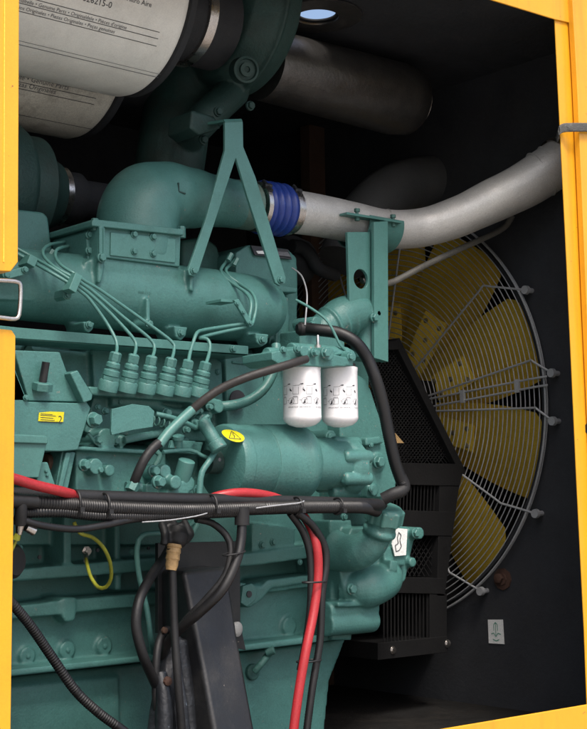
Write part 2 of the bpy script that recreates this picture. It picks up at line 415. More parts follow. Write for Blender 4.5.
# block web detail right (ear with hole)
bm = B(); prism(bm, [(243, 586), (252, 583), (258, 588), (256, 600), (247, 607), (241, 603)], 2.685, .03); ear = ob('lug', bm, GREEN, blk, bev=.003)
bm = B(); p = P(249, 594, 2.684); lathe(bm, p, NY, [(0, 3.3*S(p)), (.002, 3.3*S(p))], 18); ob('lug_hole', bm, INK, ear)
# ---- oil pan
bm = B()
prism(bm, [(-30, 681), (150, 662), (250, 651), (346, 639), (340, 655), (330, 680), (322, 760), (-30, 850)], 2.74, .5)
prism(bm, [(-30, 690), (120, 676), (122, 800), (-30, 840)], 2.725, .1)
pan = ob('oil_pan', bm, GREEN, eng, cast=.006, smooth=6)
bm = B(); boss(bm, 254, 672, 2.73, 8, .05, 0); tp(bm, [(254, 672, 2.70), (260, 665, 2.69), (268, 655, 2.69), (272, 648, 2.70)], 3.6)
p = P(270, 651, 2.68); lathe(bm, p, Vector((.6, -.6, .3)), [(-.012, .012), (.012, .012)], 14)
ob('drain_pipe', bm, GOLD, pan, cast=.002, smooth=2)
# ---- fuel rail bar
bm = B(); prism(bm, [(-30, 322), (18, 327.5), (150, 338.5), (248.5, 346), (248.5, 354.5), (150, 347.5), (18, 338.5), (-30, 334)], 2.60, .02)
prism(bm, [(-30, 334.2), (18, 338.7), (150, 347.7), (248.5, 354.7), (248.5, 356), (-30, 336)], 2.605, .1)
rail = ob('stiffener_bar', bm, GREENS, eng, bev=.0015)
bolt(rail, 233, 349, 2.598, 3)
# slot lug left
bm = B(); prism(bm, [(24, 350), (27, 345), (31, 345), (34, 350), (35, 362), (25, 362)], 2.70, .03); ob('slotted_lug', bm, GREEN, eng, bev=.003)
# ---- intake manifold (long round casting)
bm = B()
cm = xl(bm, 150, 298, 2.70, [(-60, 36), (150, 36), (205, 35.5), (245, 34), (262, 31), (271, 25), (276, 15), (278, 4)])
prism(bm, [(85, 262), (97, 256), (180, 266), (190, 276), (198, 288), (85, 284)], 2.622, .2)
prism(bm, [(-30, 262), (18, 268), (60, 276), (84, 290), (84, 300), (-30, 300)], 2.63, .12)
for pix in ([(83, 321), (95, 322), (93, 330), (89, 333), (85, 330)], [(174, 326), (188, 327), (186, 336), (181, 341), (176, 337)], [(255, 333), (269, 334), (268, 343), (262, 347), (257, 343)]):
    prism(bm, pix, 2.615, .08)
prism(bm, [(146.5, 298), (150, 298), (150.5, 322), (146.5, 322)], 2.602, .05)
boss(bm, 149, 324, 2.60, 5, .06)
prism(bm, [(99, 222), (105, 222), (105, 268), (102, 282), (98, 284)], 2.600, .08)
prism(bm, [(191, 268), (195, 268), (194, 292), (190, 290)], 2.600, .08)
man = ob('intake_manifold', bm, GREEN, eng, cast=.0032, smooth=6)
for px, py, Y, r in ((89, 325, 2.613, 3.2), (181, 333, 2.613, 3.2), (262, 340, 2.613, 3.2), (149, 324, 2.598, 3.4), (101.5, 258, 2.596, 4), (193.5, 272, 2.596, 3.4)):
    bolt(man, px, py, Y, r)
# flange box under the elbow
bm = B()
prism(bm, [(97, 226), (181, 235), (180, 267), (96, 256.5)], 2.615, .2)
prism(bm, [(92, 221), (94, 219), (184, 229), (184, 235.5), (92, 226)], 2.600, .22)
prism(bm, [(86, 232), (93, 224), (95, 262), (88, 262)], 2.64, .15)
ib = ob('intake_housing', bm, GREEN, eng, bev=.003)
bm = B(); prism(bm, [(111, 232), (176, 238.5), (175.5, 263), (110.5, 255.5)], 2.611, .01); cp = ob('cover_plate', bm, GREENS, ib, bev=.002)
for px, py in ((134, 234.5), (153, 237), (134, 251.5), (153, 253.8)): bolt(cp, px, py, 2.6105, 3.1)
for px in (95, 182): bm = B(); p = P(px, 224.5 if px < 100 else 232, 2.62); lathe(bm, p, Vector((0, 0, 1)), [(-.015, .009), (.012, .009), (.014, .007)], 6); ob('bolt', bm, GREEN, ib)
for px, py in ((89, 235), (89, 251)): bolt(ib, px, py, 2.638, 3.4)
bm = B(); prism(bm, [(99.3, 227.5), (100.6, 227.6), (100.6, 254), (99.3, 254)], 2.598, .01); prism(bm, [(103.4, 227.9), (104.7, 228), (104.7, 254), (103.4, 254)], 2.598, .01); ob('casting_rib', bm, GREEN, ib)
bm = B(); mapped(bm, textpolys('0008-13 D', .0085), lambda u, v: P(138, 293, 2.6125)+Vector((u, -.0008, v-u*.03))); ob('cast_number', bm, GOLD, man)
# ---- elbow
bm = B()
pts = [P(137.5, 262, 2.71), P(137.5, 238, 2.71), P(138.5, 217, 2.715), P(148, 203, 2.72), P(168, 197.5, 2.72), P(197, 199, 2.72), P(230, 203.5, 2.72), P(252, 207, 2.72)]
s = S(P(160, 200, 2.72))
tube(bm, pts, 0, n=48, radii=[s*40, s*40.5, s*41, s*36, s*31, s*27, s*25.5, s*25])
elb = ob('intake_elbow', bm, GREEN, eng, cast=.005, smooth=12)
bm = B(); pl = strokes([[(0, .022), (0, 0), (.021, 0)]], .0028)
c_ = P(172.5, 193.5, 2.652); bmm = B()
dg_ = bpy.context.evaluated_depsgraph_get(); ev_ = elb.evaluated_get(dg_); o_l = Vector((c_.x+.008, 2.3, c_.z+.006))-wloc(elb)
hit_, loc_, _, _ = ev_.ray_cast(o_l, Vector((0, 1, 0)))
c_.y = (loc_+wloc(elb)).y if hit_ else 2.62
print('elbow front', hit_, c_.y)
for pg in pl: poly_extrude(bmm, [c_+Vector((u, -.003, v-.1*u)) for u, v in pg], Vector((0, .02, 0)))
bm.free(); ob('cast_letter', bmm, GREEND, elb)
# second (rear) rocker cover and lit cover left
bm = B(); prism(bm, [(182, 240), (205, 236), (218, 245), (223, 262), (224, 290), (182, 285)], 2.84, .25); ob('rear_rocker_cover', bm, GOLD, eng, bev=.012, seg=4)
bm = B(); prism(bm, [(-30, 204), (18, 209), (44, 212), (49, 217), (52, 243), (54, 262), (-30, 262)], 2.78, .25)
prism(bm, [(-30, 240), (60, 246), (85, 255), (85, 300), (-30, 300)], 2.80, .2); ob('rocker_cover', bm, GREEN, eng, bev=.014, seg=4)
# front rocker/vent housing behind strut
bm = B(); prism(bm, [(236, 253), (248, 245), (288, 249), (297, 258), (298, 300), (296, 352), (272, 352), (268, 300), (236, 290)], 2.76, .25)
prism(bm, [(276, 296), (289, 297), (290, 352), (276, 352)], 2.70, .1)
prism(bm, [(268, 290), (277, 284), (298, 288), (298, 293), (280, 292), (276, 300), (275, 330), (270, 345)], 2.71, .1)
fh = ob('breather_housing', bm, GREEN, eng, cast=.0035, smooth=5)
bm = B(); a, b, c2, d = P(251, 245.5, 2.752), P(288, 249.5, 2.752), P(292, 259.5, 2.750), P(255, 255, 2.750)
poly_extrude(bm, [a, b, c2, d], Vector((0, .004, 0))); tagp = ob('rating_plate', bm, INK, fh)
bm = B(); poly_extrude(bm, [a.lerp(c2, .08)+Vector((.004, -.003, -.012)), a.lerp(b, .42)+Vector((0, -.003, -.010)), d.lerp(c2, .42)+Vector((0, -.003, .006)), d+Vector((.008, -.003, .004))], Vector((0, .002, 0))); ob('plate_field', bm, LAB, tagp)
bm = B(); poly_extrude(bm, [a.lerp(b, .55)+Vector((0, -.003, -.010)), b+Vector((-.004, -.003, -.008)), c2+Vector((-.006, -.003, .006)), d.lerp(c2, .55)+Vector((0, -.003, .006))], Vector((0, .002, 0))); ob('plate_field', bm, GREYINK, tagp)
bm = B(); tp(bm, [(235, 262, 2.66), (252, 292, 2.66), (270, 284, 2.66), (282, 280, 2.66)], 2.5); 
bm.free()
bm = B(); prism(bm, [(243, 289), (272, 281), (274, 286), (246, 294)], 2.66, .03); ob('dark_clamp', bm, GREEND, eng, bev=.002)
# ---- A-shaped strut
bm = B()
Yt = 2.60
prism(bm, [(225, 122), (243, 121.5), (243.5, 147), (256, 178), (286, 278), (285, 283), (280, 286), (275.5, 283), (247, 195), (236, 158), (198.5, 272), (195, 276.5), (189.5, 275), (188, 270), (205, 222), (225, 150)], Yt-.012, .008)
a, b = P(225, 122, Yt-.012), P(243, 121.5, Yt-.012)
poly_extrude(bm, [a+Vector((0, 0, 0)), b, b+Vector((0, .005, .008)), a+Vector((0, .005, .008))], Vector((0, .10, .012)))
strut = ob('lifting_strut', bm, GREENS, eng, bev=.0015)
bolt(strut, 193.5, 271, Yt-.013, 3.2); bolt(strut, 280.5, 280, Yt-.013, 3.2)
# ---- injection pump
bm = B()
prism(bm, [(88, 386), (97, 387), (205, 396), (222, 400), (222, 405), (205, 403.5), (92, 395)], 2.52, .17)          # top plate
prism(bm, [(95, 393), (205, 402), (212, 410), (210, 442), (85, 432)], 2.56, .16)
prism(bm, [(76, 452), (85, 444), (128, 448), (166, 452), (168, 505), (76, 505)], 2.54, .2)
xl(bm, 120, 474, 2.63, [(76, 30), (150, 30), (156, 26)])
prism(bm, [(76, 446), (150, 450), (150, 454), (76, 450)], 2.515, .1)
prism(bm, [(152, 450), (205, 453), (203, 458), (200, 500), (150, 500)], 2.60, .1)
tp(bm, [(110, 402, 2.55), (150, 404, 2.55), (170, 412, 2.55), (210, 416, 2.55)], 5)
tp(bm, [(124, 440, 2.52), (160, 433, 2.52), (175, 430, 2.52)], 4)
for px, py, r, o in ((97, 440, 11, .04), (115, 441, 6, .03), (84, 467, 8, .05), (99, 471, 6, .045), (195, 423, 8, .04), (186, 410, 6, .04), (209, 408, 6, .04)):
    boss(bm, px, py, 2.56, r, .04, o)
ip = ob('injection_pump', bm, GREEN, eng, cast=.0028, smooth=3)
for px, py, Y, r in ((93, 420, 2.505, 6.5), (84, 465, 2.508, 5), (99, 470, 2.515, 3.2), (97, 440, 2.52, 4), (115, 441, 2.53, 3.5), (195, 423, 2.515, 3.5), (209, 407, 2.52, 3), (105, 411, 2.53, 3), (150, 487, 2.53, 4)):
    bolt(ip, px, py, Y, r, h=1.6)
bm = B(); prism(bm, [(112, 409), (133, 404), (149, 406), (154.5, 411), (153, 427), (133, 430), (112, 435), (111, 431)], 2.475, .006); ob('cover_flap', bm, GREEN, ip, bev=.001)
for k, (tx, ty, bx, by) in enumerate(((116, 353.5, 107, 391), (134, 355.5, 126, 392), (152, 357, 145, 393), (171.5, 359, 163, 394.5), (188.5, 361, 180.5, 395.5), (206, 363, 197, 396.5))):
    t_, b_ = P(tx, ty, 2.475), P(bx, by, 2.497); L = (t_-b_).length; s = S(t_)*1.13
    bm = B(); lathe(bm, b_, t_-b_, [(0, 8.9*s), (L*.25, 8.9*s), (L*.29, 8.2*s), (L*.30, 6.8*s), (L*.40, 6.8*s), (L*.41, 7.6*s), (L*.55, 7.4*s), (L*.57, 5.6*s), (L*.62, 5.4*s), (L*.63, 6.4*s), (L*.74, 6.2*s), (L*.77, 4.8*s), (L*.8, 4.6*s)], 28)
    dv = ob('delivery_valve', bm, GREEN, ip, bev=.0008, seg=1)
    bm = B(); lathe(bm, b_.lerp(t_, .80), t_-b_, [(0, 5.3*s), (L*.2, 5.3*s), (L*.24, 3.6*s)], 6, rot=k*.4); ob('union_nut', bm, GREEN, dv)
    bm = B(); lathe(bm, b_.lerp(t_, .30), t_-b_, [(0, 8.4*s), (L*.09, 8.4*s)], 6, rot=k*.7+.3); ob('lock_nut', bm, GREEN, dv)
for px, py, Y, rr_, h_ in ((166, 413, 2.52, 4, 1.5), (178, 421, 2.52, 3.4, 1.2), (186, 430, 2.52, 3.4, 1.4), (172, 432, 2.53, 3, 1), (98, 407, 2.54, 2.6, 1), (163, 425, 2.53, 2.6, 1), (120, 402, 2.54, 2.4, .8), (200, 411, 2.53, 2.6, 1.2)):
    bolt(ip, px, py, Y, rr_, h=h_)
bm = B(); tp(bm, [(156, 414, 2.50), (170, 417, 2.49), (184, 422, 2.49), (196, 428, 2.49)], 2.6); tp(bm, [(196, 428, 2.49), (202, 421, 2.48), (208, 416, 2.48)], 2.2); ob('governor_lever', bm, GREEN, ip)
bm = B(); prism(bm, [(172, 440), (196, 441), (190, 449), (170, 448)], 2.50, .01); ob('return_bracket', bm, GREEN, ip, bev=.001)
bm = B(); tp(bm, [(88, 433, 2.52), (105, 449, 2.52), (140, 451, 2.52)], 1.8); ob('small_pipe', bm, GREEN, ip)
bm = B(); lathe(bm, P(178, 445, 2.50), Vector((-.2, -.3, 1)), [(-.01, .010), (.012, .010), (.014, .014), (.022, .014), (.024, .009)], 14); ob('spring_cap', bm, GREEN, ip)
bm = B()
for k in range(5): ring(bm, P(152+k*5, 420+k*1.4, 2.50), Vector((1, 0, -.2)), .010, .0025, 16, 6)
ob('rack_spring', bm, GOLD, ip, cast=.002, smooth=1)
# feed pump cluster
bm = B()
prism(bm, [(146, 484), (196, 486), (197, 505), (146, 505)], 2.50, .1)
for px, py, r, o in ((153, 472, 7, .05), (158, 483, 7, .07), (176, 484, 8, .05), (165, 495, 14, .05)): boss(bm, px, py, 2.52, r, .04, o)
prism(bm, [(162, 440), (203, 442), (200, 455), (164, 452)], 2.54, .08)
fp = ob('feed_pump', bm, GREEN, ip, cast=.0026, smooth=3)
for px, py, Y, r in ((153, 471, 2.472, 5), (158, 482, 2.452, 5.5), (197, 490, 2.50, 4), (183, 441, 2.54, 4), (172, 490, 2.49, 3.5)): bolt(fp, px, py, Y, r, h=1.5)
bm = B(); a = P(181, 482, 2.49); b = P(187, 460, 2.47); s = S(a); lathe(bm, a, b-a, [(0, 8.5*s), ((b-a).length*.96, 8.5*s), ((b-a).length, 7.4*s), ((b-a).length*1.01, 3*s)], 28); ob('hand_primer', bm, GREENS, fp)
bm = B(); a = P(204, 423, 2.47); b = P(219.5, 449, 2.44); s = S(a); L = (b-a).length; lathe(bm, a, b-a, [(-.01, 4*s), (0, 7*s), (L*.7, 7*s), (L*.72, 8.6*s), (L, 8.6*s), (L*1.04, 7*s)], 28); ob('stop_solenoid', bm, GREEN, ip, bev=.0008)
bm = B(); tp(bm, [(216, 450, 2.47), (210, 460, 2.46), (202, 472, 2.46), (200, 485, 2.46), (199, 498, 2.46)], 3.2); ob('leak_pipe', bm, GREEN, ip)
bm = B(); tp(bm, [(163, 452, 2.49), (190, 450, 2.49), (201, 455, 2.48), (208, 458, 2.48)], 2.0); ob('control_rod', bm, GREEN, ip)
bm = B(); tp(bm, [(155, 466, 2.50), (160, 455, 2.50), (150, 447, 2.51)], 3); ob('feed_pipe', bm, GOLD, ip)
bm = B(); p = P(182, 478, 2.473)
for k in range(8): q = p+Vector((random.uniform(-.03, .0), 0, random.uniform(-.02, .02))); lathe(bm, q, NY, [(0, .006), (.003, .004)], 7, rot=k)
bm.free()
# ---- injector (high pressure) lines
fl = [
 [(116, 355, 2.473), (117, 347, 2.49), (115, 338, 2.50), (106, 322, 2.52), (90, 300, 2.53), (80, 291, 2.53), (72, 285, 2.53), (50, 272, 2.56), (34, 263, 2.60), (12, 251, 2.63)],
 [(134, 357, 2.473), (136, 347, 2.49), (133, 338, 2.50), (112, 315, 2.52), (92, 296, 2.53), (82, 288, 2.53), (73, 281.5, 2.53), (52, 268, 2.56), (36, 259, 2.60), (14, 247, 2.63)],
 [(152, 358, 2.473), (154.5, 349, 2.49), (150, 339, 2.50), (122, 316, 2.52), (95, 293, 2.53), (84, 285, 2.53), (74, 278, 2.53), (56, 268, 2.56), (45, 258, 2.60), (43, 251, 2.62), (49, 245, 2.66), (62, 242.5, 2.72), (77, 240.5, 2.80)],
 [(171.5, 360, 2.473), (174, 350, 2.49), (171, 341, 2.50), (140, 318, 2.52), (100, 290, 2.53), (85, 281, 2.53), (75, 274, 2.53), (62, 266, 2.56), (56, 258, 2.60), (56, 251, 2.62), (62, 247.5, 2.66), (77, 245.5, 2.80)],
 [(188.5, 362, 2.473), (190, 353, 2.49), (193, 343, 2.50), (197, 333, 2.51), (204, 330, 2.53), (225, 326.5, 2.54), (246, 322.5, 2.53), (250, 314, 2.54), (251, 302, 2.55), (246, 293, 2.58), (232, 283, 2.62), (224, 277, 2.64), (221, 270, 2.66), (226, 262, 2.68), (231, 256, 2.70)],
 [(206, 364, 2.473), (209, 354, 2.49), (210, 345, 2.50), (207, 339, 2.51), (200, 337.5, 2.53), (225, 331.5, 2.54), (249, 326, 2.53), (254, 318, 2.54), (256, 304, 2.55), (252, 293, 2.58), (240, 284, 2.62), (230, 277, 2.64), (226, 270, 2.66), (231, 264, 2.68), (235, 260, 2.70)]]
for l in fl:
    bm = B(); tp(bm, l, 1.75, n=10, step=.006); ob('injector_line', bm, GREENS, eng)
def clampblk(pix, Y, th): bm = B(); prism(bm, pix, Y, th); return ob('pipe_clamp', bm, GREENS, eng, bev=.0015)
c1 = clampblk([(76, 272), (83, 276), (76, 293), (69, 289)], 2.512, .03); c2_ = clampblk([(30.5, 254), (38.5, 258), (35, 267.5), (27, 263)], 2.585, .04)
c3 = clampblk([(234, 300), (239, 299), (254, 325), (250, 327.5)], 2.515, .008)
bolt(c3, 237, 303.5, 2.514, 2); bolt(c3, 243, 312, 2.514, 2); bolt(c3, 250, 323, 2.514, 2)
bm = B(); prism(bm, [(221, 299), (236, 300), (236, 302.5), (221, 301.5)], 2.53, .06); ob('clamp_stay', bm, GREENS, eng)
bm = B(); prism(bm, [(64, 289), (73, 290), (71, 299), (66, 300), (63, 297)], 2.56, .04); l_ = ob('clamp_lug', bm, GREENS, eng, bev=.002); bolt(l_, 67.5, 295, 2.558, 3.2)
bm = B(); prism(bm, [(1, 273), (26, 266), (29, 270), (24, 275), (5, 280)], 2.59, .02); l_ = ob('clamp_lug', bm, GREENS, eng, bev=.002); bolt(l_, 6, 275, 2.588, 3.4); bolt(l_, 25, 270, 2.588, 3)
for px, py in ((230, 257), (236, 262), (51, 254)):
    bm = B(); p = P(px, py, 2.66); lathe(bm, p, Vector((.5, 0, .8)), [(-.012, .007), (.01, .007)], 6); ob('union_nut', bm, GREEN, eng)
# ---- gear housing box at left, with yellow sticker
bm = B()
prism(bm, [(-30, 372), (14, 366), (28, 401.5), (80, 403), (84, 397), (91, 408), (78, 450), (62, 451.5), (-30, 450)], 2.50, .3)
poly_extrude(bm, [P(-30, 372, 2.50), P(14, 366, 2.50), P(28, 401.5, 2.50), P(-30, 401, 2.50)], Vector((0, .01, 0)))
gh = ob('governor_housing', bm, GREEN, eng, bev=.003)
bm = B(); prism(bm, [(14, 350), (60, 352), (78, 402), (29, 401)], 2.51, .18); ob('housing_top', bm, GREEN, gh, bev=.003)
bm = B(); prism(bm, [(70, 373), (78, 370), (93, 395), (92, 400), (84, 403), (82, 398)], 2.485, .12); ob('housing_rib', bm, GREEN, gh, bev=.003)
p = P(42, 386, 2.50); bm = B(); lathe(bm, p+Vector((0, .0, -.01)), Vector((0, -.25, 1)), [(0, .022), (.016, .022), (.018, .018)], 6); ob('stud_nut', bm, GREEN, gh, bev=.001)
bm = B(); cyl(bm, p, P(46, 362, 2.49), .0085); ob('dark_stud', bm, BLKP, gh)
bolt(gh, 26, 398, 2.498, 2.6)
bm = B(); a = [P(39, 412.5, 2.4985), P(50, 411.5, 2.4985), P(64, 412, 2.4985), P(63, 422, 2.4985), P(38, 421, 2.4985)]; poly_extrude(bm, a, Vector((0, -.0008, 0))); yl = ob('yellow_sticker', bm, YLAB, gh)
bm = B(); o0 = P(40.5, 414.2, 2.4974); sw = S(o0)
mapped(bm, strokes([[(0, 0), (.036, -.001)], [(0, -.005), (.030, -.006)], [(0, -.010), (.033, -.011)], [(0, -.015), (.040, -.016)], [(.0, .003), (.028, .002)]], .0014), lambda u, v: o0+Vector((u*1.05, 0, v*.95-.002)))
mapped(bm, [[(u+.043, v-.017) for u, v in q] for q in textpolys('2', .022)], lambda u, v: o0+Vector((u, 0, v)))
ob('sticker_print', bm, INK, yl)
bm = B(); prism(bm, [(-30, 434), (47, 437.5), (48, 443), (46.5, 446), (39, 478), (-30, 478)], 2.42, .12); prism(bm, [(-30, 432), (46, 435.5), (48.5, 438), (48, 444), (-30, 441.5)], 2.413, .1)
prism(bm, [(38, 462), (48, 462), (58, 492), (36, 492)], 2.45, .02); rb = ob('relay_box', bm, GREENS, eng, bev=.003)
bolt(rb, 46, 471, 2.449, 1.6); bolt(rb, 47, 475, 2.449, 1.6)
bm = B(); prism(bm, [(62, 451), (76, 452), (66, 500), (60, 500), (56, 485)], 2.52, .05); prism(bm, [(66, 452), (72, 452), (60, 500), (56, 500)], 2.51, .05); ob('drive_flange', bm, GREEN, eng, bev=.003)
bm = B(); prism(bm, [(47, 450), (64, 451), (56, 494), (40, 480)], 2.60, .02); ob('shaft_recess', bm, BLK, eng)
bm = B(); xl(bm, 50, 464, 2.57, [(44, 10), (50, 10), (50, 13), (54, 13), (54, 9), (64, 9)]); ob('drive_coupling', bm, BROWN, eng)
# ---- starter / generator cylinder
bm = B()
cs = xl(bm, 250, 463, 2.50, [(219.5, 12), (220, 24), (220.5, 33), (222, 37.5), (224, 39), (232, 39), (232.6, 38.2), (255, 38.2), (256, 37.6), (256.6, 39), (287, 39), (288, 39.8), (292, 39.6), (298, 37.5), (301, 33), (301, 27), (338, 25.5), (341, 24)])
sm_ = ob('starter_motor', bm, GREEN, eng, bev=.001)
rs = 39*S(cs)
bm = B(); xl(bm, 240, 462, 2.50, [(206, 12), (217, 12)]); ob('starter_end_cap', bm, GREEND, sm_)
bm = B(); xl(bm, 320, 467, 2.50, [(336, 26), (342, 29), (350, 29)])
for k in range(7):
    t = 2*PI*k/7+.4; c_ = P(320, 467, 2.50); R = 25*S(c_)
    X0 = Xat(c_, 334); cc = Vector((X0, c_.y-math.cos(t)*R, c_.z+math.sin(t)*R)); lathe(bm, cc, Vector((1, 0, 0)), [(-.022, .012), (-.015, .017), (.07, .017)], 16)
stf = ob('starter_flange', bm, GREEN, eng, cast=.003, smooth=3)
for px, py in ((219.5, 459.5), (290.5, 461.5)):
    X = Xat(Vector((0, cs.y-rs, cs.z)), px); bm = B(); mapped(bm, [circ(0, 0, .0042)[:-1]], oncylX(cs, rs, X, thAt(cs, rs, X, py), .0006)); ob('drilled_hole', bm, INK, sm_)
th = thAt(cs, rs, Xat(cs, 232), 436)
X0 = Xat(Vector((0, cs.y-math.cos(th)*rs, cs.z+math.sin(th)*rs)), 233)
fn = oncylX(cs, rs, X0, th, .0012)
bm = B(); e = [(.030*math.cos(t), .019*math.sin(t)) for t in [2*PI*i/36 for i in range(36)]]
e = [(u, v-.12*u) for u, v in e]
for rI in range(6):
    a0_, a1_ = rI/6, (rI+1)/6
    for i in range(36):
        j = (i+1) % 36; q = [(e[i][0]*a0_, e[i][1]*a0_), (e[j][0]*a0_, e[j][1]*a0_), (e[j][0]*a1_, e[j][1]*a1_), (e[i][0]*a1_, e[i][1]*a1_)]
        mapped(bm, [q if rI else q[1:]], fn)
bmesh.ops.remove_doubles(bm, verts=bm.verts[:], dist=1e-5)
ws = ob('warning_sticker', bm, YLAB, sm_); tag(ws, 'oval yellow sticker with a black warning triangle')
fn2 = oncylX(cs, rs, X0, th, .0018)
bm = B(); mapped(bm, strokes([[(-.017, -.009), (.017, -.012), (.002, .013), (-.017, -.009)], [(.003, .008), (-.001, .000), (.003, -.001), (-.001, -.008)]], .0018), fn2); ob('triangle_mark', bm, INK, ws)
# rounded bracket pipe under filter head
bm = B(); tp(bm, [(208, 406, 2.60), (225, 406, 2.56), (245, 402, 2.55), (262, 391, 2.54), (272, 375, 2.54), (276, 358, 2.54), (276, 345, 2.55)], 5); ob('oil_return_pipe', bm, GREEN, eng)
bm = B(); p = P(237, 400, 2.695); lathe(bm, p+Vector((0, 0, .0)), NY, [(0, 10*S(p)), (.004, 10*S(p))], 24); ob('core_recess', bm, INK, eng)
# ---- gear case / front plate
bm = B()
prism(bm, [(340, 362), (366, 380), (371, 390), (384, 430), (394, 468), (395, 492), (384, 502), (345, 505), (340, 430)], 2.66, .14)
prism(bm, [(366, 442), (390, 442), (396, 468), (396, 496), (367, 498)], 2.60, .14)
prism(bm, [(366, 438), (380, 436), (384, 443), (366, 446)], 2.585, .06)
boss(bm, 377, 462, 2.60, 9.5, .05, .006); boss(bm, 372, 490, 2.60, 6, .05, .01)
boss(bm, 329, 437, 2.60, 7, .15, .01)
gc = ob('gear_case', bm, GREEN, eng, cast=.0034, smooth=3)
bolt(gc, 378, 462, 2.590, 5.5); bolt(gc, 329, 437, 2.59, 4); 
for px, py in ((371, 445), (371, 489)): bolt(gc, px, py, 2.588, 2.5, h=.5)
# ---- filter head
bm = B()
prism(bm, [(272, 352), (283, 350), (300, 348), (322, 352), (352, 358), (354, 366), (320, 367), (280, 365), (272, 360)], 2.36, .11)
for a_ in ([(268, 354), (284, 354)],): xl(bm, 275, 354.5, 2.42, [(266, 6.5), (272, 7), (300, 6)])
boss(bm, 299, 352, 2.36, 6, .08, .02); boss(bm, 325, 354, 2.36, 7, .08, .015); boss(bm, 350, 357, 2.37, 5, .08, .01)
xl(bm, 310, 352, 2.42, [(290, 8), (345, 8), (352, 5)])
prism(bm, [(300, 330), (345, 330), (345, 360), (300, 360)], 2.62, .1)
fhd = ob('filter_head', bm, GREEN, eng, cast=.0025, smooth=3)
bolt(fhd, 297, 349, 2.34, 3.2); bolt(fhd, 325, 353, 2.345, 4.5); bolt(fhd, 350, 357, 2.36, 3.4); bolt(fhd, 314, 353, 2.35, 3.4, h=1.6); bolt(fhd, 283, 350, 2.36, 3)
bm = B(); p = P(318, 350, 2.40); lathe(bm, p, Vector((0, 0, 1)), [(0, .008), (.012, .008), (.012, .004), (.034, .004), (.036, .003)], 12); ob('bleed_nipple', bm, STEEL, fhd)
bm = B(); tp(bm, [(296, 300, 2.50), (312, 309, 2.46), (328, 322, 2.42), (340, 345, 2.40), (345, 352, 2.40), (325, 356, 2.37)], 1.4, n=8); ob('thin_line', bm, GREENS, fhd)
# ---- thermostat housing (ribbed elbow)
bm = B()
tube(bm, [P(312, 340, 2.66), P(328, 326, 2.66), P(345, 316, 2.66), P(360, 315, 2.66), P(368, 330, 2.66), P(368, 360, 2.66)], 0, n=32, radii=[.03, .045, .055, .055, .05, .05])
for px, py in ((330, 322), (338, 318), (346, 315)): c_ = P(px, py+4, 2.66); ring(bm, c_, Vector((1, -.15, .45)), .050, .006, 40, 8)
boss(bm, 312, 323, 2.62, 6, .06, .02); boss(bm, 374, 314, 2.62, 6, .06, .02)
th_ = ob('thermostat_housing', bm, GREEN, eng, cast=.003, smooth=3)
bolt(th_, 374, 318, 2.60, 4); bolt(th_, 312, 325, 2.60, 3.2)
# ---- oil filler neck with cap and lower pump housing
bm = B()
tube(bm, [P(330, 548, 2.66), P(344, 553, 2.62), P(360, 551, 2.57), P(373, 541, 2.54), P(381, 528, 2.515), P(384, 518, 2.50)], 0, n=32, radii=[.054, .050, .048, .044, .038, .038])
lathe(bm, P(379, 532, 2.52), P(384, 518, 2.50)-P(379, 532, 2.52), [(-.006, .040), (0, .045), (.008, .045), (.014, .040)], 32)
nk = ob('filler_neck', bm, GREEN, eng, cast=.0034, smooth=4)
pa, pb = P(383, 523, 2.512), P(386.5, 506, 2.495)
bm = B(); L = (pb-pa).length; ax = (pb-pa); u, w = basis(ax)
lathe(bm, pa, ax, [(0, .042), (L*.1, .047), (L*.75, .047), (L*.95, .042), (L, .036)], 48)
for k in range(8):
    t = 2*PI*k/8; lathe(bm, pa+(u*math.cos(t)+w*math.sin(t))*.0415+ax.normalized()*.003, ax, [(0, .0100), (L*.75, .0100), (L*.85, .005)], 12)
ob('filler_cap', bm, GREENS, nk, cast=.0016, smooth=3)
bm = B()
prism(bm, [(352, 528), (392, 524), (408, 527), (416, 533), (410, 560), (406, 580), (396, 590), (378, 603), (345, 598), (338, 560)], 2.62, .14)
prism(bm, [(384, 545), (408, 552), (405, 566), (384, 560)], 2.60, .1); prism(bm, [(391, 560), (398, 561), (398, 571), (390, 570)], 2.575, .1)
boss(bm, 415, 533, 2.61, 6, .06, .02); boss(bm, 408, 562, 2.62, 5, .05, .02); boss(bm, 352, 590, 2.62, 8, .05, .02); boss(bm, 372, 596, 2.62, 14, .07, .0)
c_ = xl(bm, 350, 610, 2.64, [(325, 10), (372, 10), (374, 8)]); xl(bm, 350, 622, 2.64, [(325, 12), (372, 12), (374, 9)])
prism(bm, [(330, 520), (352, 520), (352, 640), (332, 640)], 2.66, .14)
prism(bm, [(338, 602), (372, 600), (372, 606), (338, 607)], 2.60, .08)
tube(bm, [P(340, 588, 2.66), P(362, 588, 2.62), P(382, 582, 2.62), P(392, 570, 2.65)], 0, n=24, radii=[.04, .055, .05, .03])
wp = ob('coolant_pump', bm, GREEN, eng, cast=.0036, smooth=4)
bolt(wp, 415, 533, 2.59, 4); bolt(wp, 351, 589, 2.575, 4.5); bolt(wp, 344, 517, 2.62, 3); bolt(wp, 372, 600, 2.60, 3)
bm = B(); a = [P(397, 528, 2.592), P(407.5, 529, 2.592), P(406, 555, 2.592), P(395, 556, 2.592), P(392, 544, 2.592)]; poly_extrude(bm, a, Vector((0, .003, 0)))
poly_extrude(bm, [P(398, 535, 2.596), P(404, 535, 2.596), P(404, 552, 2.596), P(398, 552, 2.596)], Vector((0, .05, 0)))
lb = ob('white_label', bm, LAB, wp); tag(lb, 'small white label with a drawn outline on the pump')
bm = B(); o0 = P(395.5, 552.5, 2.5905); s = S(o0)
